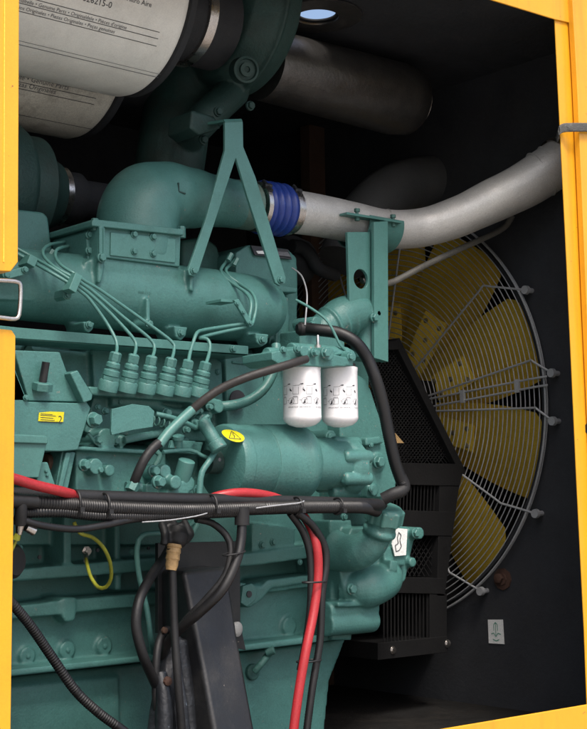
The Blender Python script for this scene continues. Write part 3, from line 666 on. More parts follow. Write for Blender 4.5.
mapped(bm, [[(u*s, v*s) for u, v in q] for q in strokes([[(1, 1), (0, 7), (4, 9), (3, 15), (5, 20), (8, 17), (6, 12), (8, 6), (5, 2), (1, 1)]], .8)], lambda u, v: o0+Vector((u*1.1, 0, v)))
ob('label_drawing', bm, INK, lb)
# ---- pipe bracket (green upright with hole)
bm = B()
PY = 2.70
def holeplate(bm, pix, hx, hy, hr, Y, th, n=40):
    cen = P(hx, hy, Y); pts = [P(x, y, Y) for x, y in pix]; inner = []; outer = []
    for i in range(n):
        t = 2*PI*i/n; d = Vector((math.cos(t), 0, math.sin(t))); inner.append(cen+d*hr)
        best = None
        for a, b in zip(pts, pts[1:]+pts[:1]):
            e = b-a; den = d.x*e.z-d.z*e.x
            if abs(den) < 1e-9: continue
            w = a-cen; k = (w.x*e.z-w.z*e.x)/den; q = (w.x*d.z-w.z*d.x)/den
            if k > 0 and -1e-6 <= q <= 1+1e-6 and (best is None or k < best): best = k
        outer.append(cen+d*best)
    for p in pts:                                   # snap nearest outer point to each corner
        i = min(range(n), key=lambda i: (outer[i]-p).length); outer[i] = p
    o_ = Vector((0, th, 0))
    A = [bm.verts.new(p) for p in inner]; Bv = [bm.verts.new(p) for p in outer]; C_ = [bm.verts.new(p+o_) for p in inner]; D = [bm.verts.new(p+o_) for p in outer]
    for i in range(n):
        j = (i+1) % n
        for q in ((A[i], A[j], Bv[j], Bv[i]), (C_[i], D[i], D[j], C_[j]), (A[i], C_[i], C_[j], A[j]), (Bv[i], Bv[j], D[j], D[i])): bm.faces.new(q)
holeplate(bm, [(347.5, 232), (374.5, 232), (374.5, 320), (350, 314)], 361, 279, .027, 2.62, .01)
prism(bm, [(374, 222), (388, 221), (388.5, 362), (374.5, 358)], 2.600, .012)
prism(bm, [(385, 222), (388, 221), (388.5, 362), (385.5, 358)], 2.6125, .03)
br = ob('pipe_bracket', bm, GREENS, eng, bev=.0015)
bm = B(); p = P(363, 280, 2.66); lathe(bm, p, NY, [(0, .014), (.015, .014), (.018, .01)], 6); ob('bolt', bm, STEEL, br)
bm = B(); c_ = P(371, 226, 2.72); tube(bm, [c_+Vector((-.075, 0, 0)), c_+Vector((.06, 0, 0))], .071, n=48); bmesh.ops.delete(bm, geom=[v for v in bm.verts if v.co.z > c_.z+.012], context='VERTS')
bmesh.ops.solidify(bm, geom=bm.faces[:], thickness=.004); ob('saddle', bm, GREENS, br)
bm = B(); poly_extrude(bm, [P(347, 212, 2.63), P(402, 221, 2.63), P(402, 223.5, 2.63), P(347, 214.5, 2.63)], Vector((0, .03, 0))); ob('saddle_flange', bm, GREENS, br, bev=.001)
for px, py in ((357, 213), (393, 219)):
    bm = B(); p = P(px, py, 2.645); lathe(bm, p, Vector((0, 0, 1)), [(-.022, .0075), (-.012, .0075), (-.012, .005), (.003, .005), (.003, .0085), (.012, .0085)], 6); ob('bolt', bm, GOLD, br)
# ---- turbocharger housing
bm = B()
ct = xl(bm, 237, 10, 2.82, [(196, 30), (197, 60), (206, 80), (222, 90), (226, 92), (227, 95), (229, 95), (230, 92), (236, 90), (246, 86), (251, 76)], n=72)
tube(bm, [P(185, 70, 2.95), P(178, 110, 2.95), P(172, 150, 2.92), P(165, 200, 2.95)], .095, n=24)
tube(bm, [P(235, 90, 2.80), P(205, 118, 2.78), P(185, 140, 2.85), P(160, 170, 2.95)], .045, n=20)
prism(bm, [(192, 110), (214, 116), (222, 128), (200, 135), (190, 128)], 2.66, .1)
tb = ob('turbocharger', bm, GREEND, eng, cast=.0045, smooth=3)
c_ = P(245, 70, 2.62)
bm = B(); lathe(bm, c_, Vector((-.35, -1, -.25)), [(-.03, .034), (.012, .034), (.014, .028), (.006, .026), (.006, .018), (.018, .018), (.018, .008), (.012, .007), (.012, 0)], 32); ob('housing_plug', bm, GREEND, tb)
for px, py, Y in ((218, 112, 2.65), (203, 140, 2.70), (250, 106, 2.66)): bolt(tb, px, py, Y, 4, m=GREEND)
# left dark turbine housing behind
bm = B()
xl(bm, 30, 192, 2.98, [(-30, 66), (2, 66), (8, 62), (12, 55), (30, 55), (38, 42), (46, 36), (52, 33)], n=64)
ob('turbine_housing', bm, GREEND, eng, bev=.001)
bm = B(); xl(bm, 30, 192, 2.98, [(53, 27), (53.5, 30), (59, 30), (59.5, 27)], n=64); ob('clamp_band', bm, STEEL, eng)
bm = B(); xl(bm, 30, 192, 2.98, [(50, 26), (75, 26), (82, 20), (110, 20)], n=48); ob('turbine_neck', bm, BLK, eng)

# =================================================================== AIR FILTERS
def airfilter(name, cx, cy, Y, pxs, r, label, M_, textspec):
    bm = B()
    x0, x1 = pxs
    c = P(cx, cy, Y); R = r*S(c); a = Xat(c, x1)
    root = empty(name, Vector((a-.3, c.y, c.z-R)), label, 'air filter', 'two cylindrical air filters at the top left')
    lathe(bm, Vector((a-.95, c.y, c.z)), Vector((1, 0, 0)), [(0, R), (.93, R), (.942, R-.004), (.95, R-.012)], 96)
    body = ob('filter_body', bm, M_, root)
    bm = B(); lathe(bm, Vector((a+.0, c.y, c.z)), Vector((1, 0, 0)), [(-.004, R-.02), (.004, R-.004), (.022, R-.006), (.03, R-.03), (.07, R*.62), (.10, R*.50), (.25, R*.50)], 72); ob('end_cap', bm, BLK, root)
    XEND[0] = a; return root, body, c, R, a
XEND = [9]
root, body, c, R, a = airfilter('air_filter', 137, 4, 2.72, (0, 137), 94, 'larger cream air filter cylinder printed with a part number, at the top left', CREAM, None)
# band (steel) on its neck
bm = B(); lathe(bm, Vector((Xat(c, 181), c.y, c.z)), Vector((1, 0, 0)), [(0, R*.51), (.002, R*.535), (.028, R*.535), (.03, R*.51)], 64); ob('clamp_band', bm, STEEL, root)
def filt_lines(root, c, R, a, specs, w):
    bm = B()
    for px0, px1, py1, ln in specs:
        X1 = a-ln[0]; th = thAt(c, R, X1, py1); L = ln[1]
        mapped(bm, strokes([[(-L, 0), (0, 0)]], w), oncylX(c, R, X1, th))
    return ob('printed_lines', bm, INK, body)
def Xe(c, R, py, px, dbg=0):
    # X on the cylinder surface under pixel (px,py)
    X = Xat(c, px)
    for _ in range(25):
        th = thAt(c, R, X, py); q = proj(Vector((X, c.y-math.cos(th)*R, c.z+math.sin(th)*R)))
        X = min(X+(px-q[0])*.0012, XEND[0]-.006)
    return X, thAt(c, R, X, py)
def curve_lines(par, c, R, ends, L, w, mm=INK):
    bm = B()
    for px, py in ends:
        X, th = Xe(c, R, py, px); mapped(bm, strokes([[(-L, 0), (0, 0)]], w), oncylX(c, R, X, th))
    return ob('printed_lines', bm, mm, par)
def curve_text(par, c, R, px, py, s, size, mm=INK, right=False):
    X, th = Xe(c, R, py, px); pl = textpolys(s, size)
    if right:
        w = max(u for q in pl for u, v in q); pl = [[(u-w, v) for u, v in q] for q in pl]
    bm = B(); mapped(bm, pl, oncylX(c, R, X, th)); return ob('printed_text', bm, mm, par)
curve_lines(body, c, R, [(159.5, 32.5), (158, 39), (156.5, 46.3)], .9, .0016)
curve_lines(body, c, R, [(165, 74.5)], .9, .0012, GREYINK); curve_lines(body, c, R, [(168, 77.5)], .9, .0018, GREYINK)
curve_text(body, c, R, 111, 8.5, '0026215-0', .0205, INK, True)
curve_text(body, c, R, 151, 7.5, 'Filtro Aire', .0165, INK, True)
curve_text(body, c, R, 126, 29.5, "Originalteile \u2022 Genuine Parts \u2022 Originaldele \u2022 Pi\u00e8ces d'origine", .0125, GREYINK, True)
curve_text(body, c, R, 114, 33.5, 'Recambios Originales \u2022 Piezas Originales \u2022 Pe\u00e7as genu\u00ednas', .0125, GREYINK, True)
root, body, c, R, a = airfilter('air_filter', 83, 55, 3.02, (0, 83), 85, 'lower stained cream air filter cylinder tucked under the larger one', CREAMD, None)
curve_lines(body, c, R, [(97, 92.5), (96, 98.5), (94, 104.5)], .8, .0018)
curve_lines(body, c, R, [(110, 129.5)], .9, .0020)
curve_text(body, c, R, 68, 90, 'Originalteile \u2022 Genuine Parts', .019, GREYINK, True)
curve_text(body, c, R, 55, 94, 'Recambios \u2022 Piezas Originales', .019, GREYINK, True)

# =================================================================== PIPE, HOSE
pipe = empty('charge_air_pipe', P(420, 250, 2.65), 'rough silver aluminium air pipe sweeping up to the right from the blue hose', 'pipe')
bm = B()
pp = [P(283, 210.5, 2.72), P(315, 215, 2.72), P(350, 222, 2.72), P(385, 229, 2.71), P(420, 228, 2.68), P(455, 218, 2.62), P(490, 202, 2.55), (P(525, 185, 2.48)), P(556, 165, 2.42), P(600, 137, 2.36)]
tube(bm, pp, 0, n=48, step=.015, radii=[.060, .0585, .058, .0565, .057, .060, .065, .069, .070, .070])
ob('pipe_tube', bm, ALU, pipe)
bm = B(); pc = P(341, 220, 2.72); d = (pp[2]-pp[1]); 
for px, py, Y, i in ((541, 174.5, 2.45, 7), (552, 168, 2.43, 8)):
    c_ = P(px, py, Y); ring(bm, c_, pp[8]-pp[7], .069, .0045, 48, 8)
ob('bead', bm, ALU, pipe)
bm = B(); c_ = P(558, 163, 2.42); lathe(bm, c_, pp[9]-pp[8], [(0, .070), (0, .075), (.016, .075), (.016, .070)], 48); ob('hose_clamp', bm, STEEL, pipe)
bm = B(); lathe(bm, pp[0].lerp(pp[1], .55), pp[1]-pp[0], [(0, .0585), (0, .0605), (.004, .0605)], 48)
bm.free()
bm = B(); lathe(bm, P(385, 229, 2.71), P(393, 230, 2.70)-P(385, 229, 2.71), [(0, .0560), (.001, .0585), (.004, .0585), (.005, .056)], 48); ob('weld_bead', bm, ALU, pipe)

hs = empty('blue_hose', P(271, 230, 2.72), 'blue ribbed silicone hose joining green elbow and silver pipe', 'hose')
pa, pb = P(255, 206.5, 2.72), P(286, 211, 2.72); ax = pb-pa; L = ax.length
prof = [(0, .0645)]
for k in range(4):
    for j in range(8):
        t = (k+j/8)/4; prof.append((L*(.08+.84*t), .064+.0085*abs(math.sin(PI*j/8))))
prof.append((L, .0635))
bm = B(); lathe(bm, pa, ax, prof, 64); ob('hose_body', bm, BLUE, hs)
def hoseclamp(c_, ax, R, parent, w=.014, scr=True):
    bm = B(); lathe(bm, c_, ax, [(0, R), (0, R+.0025), (w, R+.0025), (w, R)], 64); 
    cl = ob('hose_clamp', bm, STEEL, parent)
    if scr:
        u = ax.normalized(); q = c_+u*w/2+Vector((0, -R*.75, R*.72))
        bm = B(); tube(bm, [q-Vector((.0, .016, .016)), q+Vector((.0, .016, .016))], .006, n=8); cyl(bm, q-u*.012, q+u*.012, .0075, n=10); ob('clamp_screw', bm, BLKP, cl)
hoseclamp(pa+ax*.0-ax.normalized()*.004, ax, .0648, hs); hoseclamp(pa+ax*.93, ax, .0648, hs); hoseclamp(pa+ax*1.08, ax, .0605, hs, .010, False)
bm = B(); p0 = P(228, 203, 2.72); lathe(bm, p0, ax, [(0, .0625), (.03, .0645), (.075, .0645), (.078, .062)], 48); ob('worn_sleeve', bm, mat('scuffed_sleeve', (.10, .17, .14), .45, metal=.3, var=.3, bump=.4, dirt=.7, dirtc=(.25,.2,.15), dscale=14), hs)

# exhaust muffler cylinder, ring, dark elbow duct
mf = empty('exhaust_silencer', P(350, 120, 2.9), 'sooty grey exhaust cylinder running right from the turbocharger, under the roof hole', 'exhaust pipe')
bm = B(); cmf = xl(bm, 300, 74, 2.80, [(262, 36), (300, 36), (395, 36), (408, 33), (414, 24)], n=72); ob('silencer_body', bm, MUF, mf)
bm = B(); c_ = Vector((Xat(cmf, 414), cmf.y, cmf.z)); ring(bm, c_, Vector((1, 0, 0)), .073, .0035, 64, 8); ring(bm, c_-Vector((.14, 0, 0)), Vector((1, 0, 0)), .0935, .003, 64, 8); ob('end_ring', bm, STEEL, mf)
bm = B(); cyl(bm, Vector((hc.x, cmf.y-.02, cmf.z)), Vector((hc.x, cmf.y-.02, cmf.z+.12)), .045, n=32); bm.free()
bm = B(); tube(bm, [P(345, 262, 3.0), P(362, 222, 3.0), P(392, 192, 3.0), P(430, 182, 3.0), P(468, 192, 3.0), P(505, 225, 3.0), P(520, 260, 3.05)], .085, n=40)
tag(ob('radiator_hose', bm, mat('dark_duct', (.07, .072, .074), .5, var=.2, bump=.2, dirt=.4, dirtc=(.07,.065,.06))), 'thick black rubber duct arching behind the silver pipe', 'hose')
bm = B(); tube(bm, [P(292, 246, 2.86), P(303, 248, 2.86), P(312, 258, 2.86), P(318, 268, 2.86), P(335, 275, 2.9)], .02, n=20); xl(bm, 296, 262, 2.95, [(280, 22), (290, 26), (303, 22)])
tag(ob('coolant_elbow', bm, BLK, None, bev=.002), 'dark elbow pipe in shadow under the silver pipe', 'pipe')
bm = B(); tp(bm, [(384, 284, 2.68), (395, 281, 2.68), (420, 268, 2.67), (460, 249, 2.66), (495, 233, 2.65), (507, 225, 2.64), (512, 216, 2.63)], 3.1, n=14)
tag(ob('steel_tube', bm, mat('dull_zinc_tube', (.24, .235, .21), .42, metal=.4, var=.2, bump=.2, dirt=.3)), 'thin grey tube slanting up below the silver pipe', 'tube')

# =================================================================== FAN AND GUARD
XFn = XB+.05
HC = Vector((XFn, FC.y, FC.z))
fan = empty('cooling_fan', HC, 'large yellow radiator cooling fan with broad riveted blades behind the wire guard', 'fan')
bm = B(); lathe(bm, HC-Vector((.06, 0, 0)), Vector((1, 0, 0)), [(0, .06), (.0, .10), (.02, .13), (.1, .13)], 40); hub = ob('fan_hub', bm, BLKP, fan)
RIV = mat('rivet_zinc', (.3, .26, .14), .4, metal=.6)
NB = 10
for k in range(NB):
    ang = math.radians(56+k*360/NB)
    e = Vector((0, -math.cos(ang), math.sin(ang))); tdir = Vector((0, math.sin(ang), math.cos(ang)))
    def bp(u, v, lift=0):
        rad = .10+(FH-.025-.10)*u; halfw = .072+.073*math.sin(min(1, u*1.1)*PI/2); tw = math.radians(33-13*u); off = halfw*v
        c_ = max(0, abs(v)-.72)/.28
        rad -= (.02*v*v + .045*c_**2)*max(0, u-.3)
        return HC-Vector((lift, 0, 0))+e*rad+tdir*off*math.cos(tw)-Vector((1, 0, 0))*(off*math.sin(tw)*.5+.018*(1-v*v))
    bm = B(); nu, nv = 16, 16
    grid = [[bm.verts.new(bp(i/nu, -1+2*j/nv)) for j in range(nv+1)] for i in range(nu+1)]
    for i in range(nu):
        for j in range(nv): bm.faces.new((grid[i][j], grid[i+1][j], grid[i+1][j+1], grid[i][j+1]))
    bmesh.ops.solidify(bm, geom=bm.faces[:], thickness=.004)
    bl = ob('fan_blade', bm, YELF, fan)
    bm = B()
    pl_ = [(0, -.42), (.15, -.45), (.32, -.45), (.5, -.38), (.5, 0), (.5, .38), (.32, .45), (.15, .45), (0, .42)]
    poly_extrude(bm, [bp(u, v, .007) for u, v in pl_], Vector((-.004, 0, 0))); ob('root_plate', bm, YELF, bl)
    for u, v in ((.22, -.25), (.22, .25), (.45, -.25), (.45, .25), (.34, 0)):
        bm = B(); lathe(bm, bp(u, v, .010), Vector((-1, 0, 0)), [(0, .009), (.004, .008), (.007, .003)], 10); ob('rivet', bm, RIV, bl)
gd = empty('fan_guard', Vector((3.2, FC.y, FC.z-FR)), 'round grey wire fan guard of close concentric rings with bent spokes', 'fan guard')
bm = B(); XG = 3.2
def gx(r): return XG + (0 if r < FR-.05 else ((r-(FR-.05))/.05)**2*.008)
nR = 35
for i in range(nR):
    r = .10+(FR-.10)*(i/(nR-1)); ring(bm, Vector((gx(r), FC.y, FC.z)), Vector((1, 0, 0)), r, .0018 if i < nR-1 else .0035, 144, 6)
ring(bm, Vector((gx(FR)+.012, FC.y, FC.z)), Vector((1, 0, 0)), FR-.002, .0024, 144, 6)
ob('guard_rings', bm, WIRE, gd)
c0 = Vector((0, FC.y, FC.z))
for k, (d_, bpx) in enumerate([(38, (526, 290)), (10.5, (552, 373)), (-2, (553, 421)), (-30.5, (536, 513.5)), (-60, (481, 591)), (78, None), (110, None), (145, None), (180, None), (215, None), (250, None)]):
    t = math.radians(d_); e = Vector((0, -math.cos(t), math.sin(t)))
    q = PX(bpx[0], bpx[1], XB-.03) if bpx else Vector((XB-.03, 0, 0))+c0+e*(FR+.03)
    rm = .60 if k in (0, 3, 4) else .66
    pts = [Vector((XG-.006, 0, 0))+c0+e*.10]+[Vector((gx(r)-.006, 0, 0))+c0+e*r for r in (.25, .4, rm-.02, rm)]
    bm = B(); tube(bm, pts+[pts[-1].lerp(q, .15), q], .0034, n=8, step=.03); sp = ob('spoke', bm, WIRE, gd)
    bm = B(); lathe(bm, q, Vector((1, 0, 0)), [(-.008, .006), (-.008, .013), (.004, .014), (.006, .008), (.029, .008)], 16); ob('mount_bolt', bm, WIRE, sp)
bm = B()
t = math.radians(4.5); e = Vector((0, -math.cos(t), math.sin(t))); n_ = Vector((0, math.sin(t), math.cos(t)))
for dz in (.013, -.013): tube(bm, [Vector((XG-.008, 0, 0))+c0+e*.12+n_*dz, Vector((XG-.008, 0, 0))+c0+e*(FR-.03)+n_*dz, Vector((gx(FR), 0, 0))+c0+e*(FR)+n_*dz], .0034, n=8)
for yy in (.38, .6): p = Vector((XG, 0, 0))+c0+e*yy; box(bm, XG-.015, XG-.005, p.y-.008, p.y+.008, p.z-.02, p.z+.02)
ob('joint_clamp', bm, WIRE, gd)

# =================================================================== BELT GUARD (black, perforated)
BG_ = mat('dull_black_paint', (.006, .006, .0065), .75, spec=.25, var=.2, bump=.2, dirt=.3, dirtc=(.015,.014,.013))
bg = empty('belt_guard', P(415, 655, 2.9), 'black sheet metal belt guard with mesh window and vertical slots, right of the engine', 'guard')
YG_ = 2.84
bm = B()
out = [(372, 345), (398, 343), (462, 472), (452, 540), (444, 600), (447, 654), (352, 662), (352, 520)]
# frame bars
def bar(bm, a, b, w, Y, th):
    A, Bp = P(*a, Y), P(*b, Y); d = (Bp-A).normalized(); n_ = Vector((-d.z, 0, d.x))*w*S(A)/2
    poly_extrude(bm, [A-n_, Bp-n_, Bp+n_, A+n_], Vector((0, th, 0)))
bar(bm, (397, 340), (464, 474), 9, YG_, .16); bar(bm, (350, 348), (400, 345), 9, YG_-.003, .16); 
prism(bm, [(372, 462), (463, 464), (463, 472), (460, 486), (372, 484)], YG_-.006, .18)
prism(bm, [(352, 508), (455, 512), (452, 536), (352, 534)], YG_-.006, .18)
prism(bm, [(352, 576), (444, 578), (444, 594), (352, 592)], YG_-.006, .18)
prism(bm, [(378, 643), (447, 636), (448, 652), (378, 660)], YG_-.006, .18)
prism(bm, [(430, 592), (447, 594), (447, 640), (430, 640)], YG_-.004, .18)
prism(bm, [(440, 480), (460, 482), (452, 540), (445, 596), (437, 596)], YG_-.004, .18)
ob('guard_frame', bm, BG_, bg, bev=.0015)
bm = B()
for i in range(16): x = 384+i*3.4; bar(bm, (x, 485), (x-1, 511), 1.5, YG_+.002, .002)
ob('slotted_panel', bm, BG_, bg); bm = B()
for i in range(14): x = 384+i*3.6; bar(bm, (x, 594), (x, 646), 1.7, YG_+.002, .002)
ob('slotted_panel', bm, BG_, bg)
bm = B()
A = lambda x, y: P(x, y, YG_+.02)
def clipline(p0, p1):
    pts = []
    for i in range(41):
        t = i/40; x = p0[0]+(p1[0]-p0[0])*t; y = p0[1]+(p1[1]-p0[1])*t
        pts.append((x, y, (y > 345 and y < 464 and x > 350 and (x-398)*(129)-(y-343)*64 < 0)))
    run = [p for p in pts if p[2]]
    return (run[0][:2], run[-1][:2]) if len(run) > 1 else None
for k in range(-60, 40):
    for sl in (1, -1):
        y0 = 400+k*4.6
        q = clipline((350, y0), (464, y0+sl*150))
        if q: bar(bm, q[0], q[1], 1.0, YG_+.02, .0015)
ob('mesh_panel', bm, BG_, bg); bm = B()
for k in range(0, 26):                             # lower mesh window between the slotted panels
    for sl in (1, -1):
        x = 370+k*4.6-20
        a0, b0 = (x, 536), (x+sl*24, 576)
        if 354 < a0[0] < 444 and 354 < b0[0] < 444: bar(bm, a0, b0, 1.0, YG_+.02, .0015)
ob('mesh_panel', bm, BG_, bg)
bm = B(); box(bm, P(352, 500, YG_+.3).x, P(452, 500, YG_+.3).x, YG_+.17, YG_+.2, P(400, 650, YG_+.2).z, P(400, 380, YG_+.2).z); ob('guard_back', bm, BG_, bg)
for px, py in ((393, 650), (447.5, 643.5)): bolt(bg, px, py, YG_-.007, 3.3, m=STEEL, name='guard_screw', h=.4)
bm = B(); poly_extrude(bm, [P(388, 420, YG_-.002), P(391, 428, YG_-.002), P(404, 443, YG_-.002), P(391, 443, YG_-.002)], Vector((0, .002, 0))); s_ = ob('tan_sticker', bm, TAPE, bg)
bm = B(); poly_extrude(bm, [P(392, 432, YG_-.004), P(395, 436, YG_-.004), P(396, 441, YG_-.004), P(393, 439, YG_-.004)], Vector((0, .001, 0))); ob('sticker_mark', bm, INK, s_)

# =================================================================== SPIN-ON FUEL FILTERS
def spin(cx, y0, y1, rpx, Y, label, ph):
    t_, b_ = P(cx, y0, Y), P(cx, y1, Y); s = S(t_); R = rpx*s; H = t_.z-b_.z
    root = empty('fuel_filter', Vector((t_.x, t_.y, b_.z)), label, 'filter', 'white spin-on filters under the filter head')
    c_ = Vector((t_.x, t_.y, b_.z))
    bm = B(); lathe(bm, c_, Vector((0, 0, 1)), [(0, 0), (.001, R*.35), (.006, R*.7), (.014, R*.92), (.021, R), (.026, R*1.0), (.027, R*.995), (H-.012, R*.995), (H-.006, R*1.015), (H-.001, R*1.01), (H, R*.96)], 64)
    body = ob('filter_can', bm, WHT, root)
    bm = B(); lathe(bm, c_+Vector((0, 0, H)), Vector((0, 0, 1)), [(0, R*.9), (.008, R*.9)], 40); ob('gasket', bm, RUB, root)
    bm = B(); k = R/.045
    st = []
    # upper row pictograms: can with hand, can with arrow
    for ox in (-.050, -.018, .014):
        u0 = ox*k
        st += [[(u0-.007*k, .094), (u0-.008*k, .077), (u0+.006*k, .077), (u0+.006*k, .094)], [(u0-.008*k, .097), (u0+.006*k, .098)], [(u0+.006*k, .097), (u0+.012*k, .102), (u0+.018*k, .101)]]
        st += [[(u0-.014*k, .093), (u0-.017*k, .090)]]
        st += [[(u0-.008*k, .055), (u0-.008*k, .070), (u0+.004*k, .070), (u0+.004*k, .055), (u0-.008*k, .055)], [(u0-.0075*k, .072), (u0+.0035*k, .072)]]
        st += [[(u0+.008*k, .063), (u0+.013*k, .063)]]
        st += [circ(u0+.020*k, .061, .0075*k, 14), [(u0+.015*k, .055), (u0+.026*k, .068)]]
    th0 = math.radians(-28+ph)
    mapped(bm, strokes(st, .0007*k), oncylZ(c_, R*.995, th0)); ob('pictogram_lines', bm, GREYINK, body); bm = B()
    blob = []
    for ox in (-.050, -.018, .014):
        u0 = ox*k; blob += [[(u0+.015*k, .088), (u0+.018*k, .090), (u0+.0215*k, .085), (u0+.020*k, .083)], [(u0+.010*k, .1015), (u0+.017*k, .1030), (u0+.0165*k, .1000), (u0+.011*k, .100)], [(u0+.016*k, .055), (u0+.021*k, .067), (u0+.022*k, .056)]]
    bm.free()
    for bb in blob: bm = B(); mapped(bm, [bb], oncylZ(c_, R*.995, th0, .001)); ob('pictogram', bm, INK, body)
    bm = B(); tx = textpolys('IMPORTANT  SEE MANUAL', .0048); mapped(bm, [[(u-.04, v+.045) for u, v in q] for q in tx], oncylZ(c_, R*.995, th0)); mapped(bm, [[(u+.030, v+.045) for u, v in q] for q in textpolys('NO REUSE', .0048)], oncylZ(c_, R*.995, th0))
    ob('small_print', bm, GREYINK, body)
spin(301.5, 365.5, 427.5, 19.2, 2.41, 'left one of the two white filter cans, crossed at its top by the grey hose', -8)
spin(339.2, 367.5, 427.5, 18.2, 2.43, 'right one of the two white filter cans, beside the ribbed black hose', -2)

# =================================================================== HOSES, CABLES
def hose(name, pp, rpx, m, label, cat='hose', corr=0, group=None, n=14, step=.012):
    bm = B(); tp(bm, pp, rpx, corr=corr, n=n, step=step)
    return tag(ob(name, bm, m), label, cat, group)
# fuel hose with green sleeve
fhz = empty('fuel_hose', P(200, 440, 2.42), 'dark grey fuel hose running from the pump up to the filter head', 'hose')
bm = B(); tp(bm, [(192, 410, 2.44), (205, 399, 2.42), (222, 388, 2.40), (245, 378, 2.37), (270, 370, 2.345), (290, 364, 2.335), (306, 359, 2.345)], 4.4, n=16); ob('upper_hose', bm, HOSE, fhz)
bm = B(); tp(bm, [(159, 445, 2.44), (168, 433, 2.44), (182, 419, 2.44), (192, 410, 2.44)], 5.0, n=16); ob('painted_sleeve', bm, GREENS, fhz)
bm = B(); tp(bm, [(134, 483, 2.46), (137, 475, 2.45), (144, 460, 2.44), (152, 449, 2.44), (159, 443, 2.44)], 4.9, n=16); ob('lower_hose', bm, RUB, fhz)
bm = B(); a = P(133, 486, 2.46); lathe(bm, a, P(137, 478, 2.46)-a, [(-.012, .014), (.008, .014), (.01, .011)], 6); lathe(bm, P(126, 487, 2.48), Vector((1, -.2, 0)), [(0, .012), (.035, .012)], 12); ob('banjo_fitting', bm, GREEN, fhz)
# ribbed coolant hose
hz = empty('coolant_hose', P(385, 490, 2.42), 'ribbed black hose curving down right of the white filters to a plastic elbow', 'hose')
bm = B(); tp(bm, [(303, 329, 2.56), (318, 330, 2.52), (338, 333, 2.48), (355, 342, 2.45), (367, 358, 2.44), (376, 380, 2.43), (383, 405, 2.43), (389, 435, 2.43), (395, 462, 2.43), (402, 482, 2.43)], 6.4, corr=.05, n=18); ob('ribbed_tube', bm, PLAS, hz)
bm = B(); tp(bm, [(400, 476, 2.43), (404, 486, 2.43), (401, 491, 2.43), (393, 494, 2.44), (383, 499, 2.46)], 6.4, n=16, step=.004); ob('elbow', bm, RUB, hz); bm = B(); lathe(bm, P(303.5, 329, 2.555), P(299, 329, 2.56)-P(304, 329, 2.555), [(-.02, .016), (.01, .018), (.018, .012)], 20); ob('hose_end', bm, RUB, hz)
hose('thin_pale_wire', [(292, 268, 2.66), (301, 275, 2.62), (306, 288, 2.58), (307, 300, 2.55), (305, 325, 2.54)], .8, WIRE, 'thin pale wire arching beside the green breather housing', 'wire', n=6)
# main loom
lm = empty('wiring_loom', P(190, 520, 2.36), 'thick black bundle of corrugated wiring conduits crossing the engine from left to right', 'wiring loom')
YL = 2.37
bm = B(); tp(bm, [(-20, 494, YL+.02), (60, 496, YL+.02), (150, 499, YL+.02), (250, 501, YL+.02), (366, 504, YL+.04), (380, 506, YL+.12), (386, 510, YL+.20)], 6.6, n=16); ob('plain_conduit', bm, RUB, lm)
bm = B(); tp(bm, [(12, 500, YL), (60, 504, YL), (120, 508, YL), (190, 510, YL), (262, 508, YL), (300, 507, YL), (358, 507, YL+.02), (374, 510, YL+.10), (382, 514, YL+.18)], 6.9, corr=.11, n=16); ob('ribbed_conduit', bm, PLAS, lm)
bm = B(); tp(bm, [(20, 513, YL), (60, 512, YL), (100, 516, YL), (150, 516, YL), (195, 514, YL), (240, 512, YL)], 5.4, corr=.11, n=14); ob('ribbed_conduit', bm, PLAS, lm)
bm = B(); tp(bm, [(15, 517, YL-.005), (40, 525, YL-.01), (75, 529, YL-.01), (105, 525, YL-.01), (135, 519, YL), (170, 517, YL), (200, 512, YL)], 3.8, corr=.1, n=12); ob('ribbed_conduit', bm, PLAS, lm)
bm = B(); tp(bm, [(-20, 500, YL-.012), (20, 501, YL-.012), (36, 502, YL-.012)], 7, n=16); tp(bm, [(21, 500, YL-.012), (21, 512, YL-.012), (20, 524, YL-.005)], 6.2, n=16); ob('branch_tee', bm, RUB, lm)
for x, y, hv in ((75, 505, .028), (104, 507, .026), (211, 507, .024), (337, 507, .019), (296, 507, .020)):
    bm = B(); c_ = P(x, y-1, YL+.003)
    pts = [c_+Vector((.0015*math.sin(t), -.021*math.cos(t), hv*math.sin(t))) for t in [2*PI*i/20 for i in range(21)]]; tube(bm, pts, .0028, n=6, step=.02); box(bm, c_.x-.005, c_.x+.005, c_.y-.029, c_.y-.020, c_.z-.016, c_.z-.006); ob('cable_tie', bm, RUB, lm)
bm = B(); tp(bm, [(142, 522, YL-.004), (170, 520, YL-.014), (196, 516, YL-.015), (207, 513, YL-.014)], .7, n=6); tp(bm, [(256, 508, YL-.018), (275, 505.5, YL-.020), (298, 503, YL-.018), (304, 501, YL-.014)], .8, n=6); ob('slit_wire', bm, WIRE, lm)
bm = B(); tp(bm, [(242, 507, YL-.005), (242, 525, YL-.005)], 7.5, n=16); ob('branch_sleeve', bm, RUB, lm)
bm = B(); tp(bm, [(242, 520, YL-.005), (241, 540, YL-.01), (236, 562, YL-.015), (222, 590, YL-.01), (200, 612, YL+.03), (181, 628, YL+.08), (166, 646, YL+.13), (161, 668, YL+.17), (162, 690, YL+.2)], 5.2, corr=.07, n=14); ob('branch_conduit', bm, PLAS, lm)
bm = B(); tp(bm, [(196, 519, YL+.03), (212, 523, YL+.03), (226, 535, YL+.02), (231, 550, YL+.01), (225, 575, YL+.01), (205, 600, YL+.04), (184, 622, YL+.09), (171, 645, YL+.16), (168, 670, YL+.2)], 3.6, n=12); ob('branch_cable', bm, RUB, lm)
bm = B(); c_ = P(234, 553, YL-.008); pts = [c_+Vector((.028*math.cos(t), -.018*math.sin(t), .004*math.cos(t))) for t in [2*PI*i/16 for i in range(17)]]; tube(bm, pts, .0022, n=6, step=.02); ob('cable_tie', bm, RUB, lm)
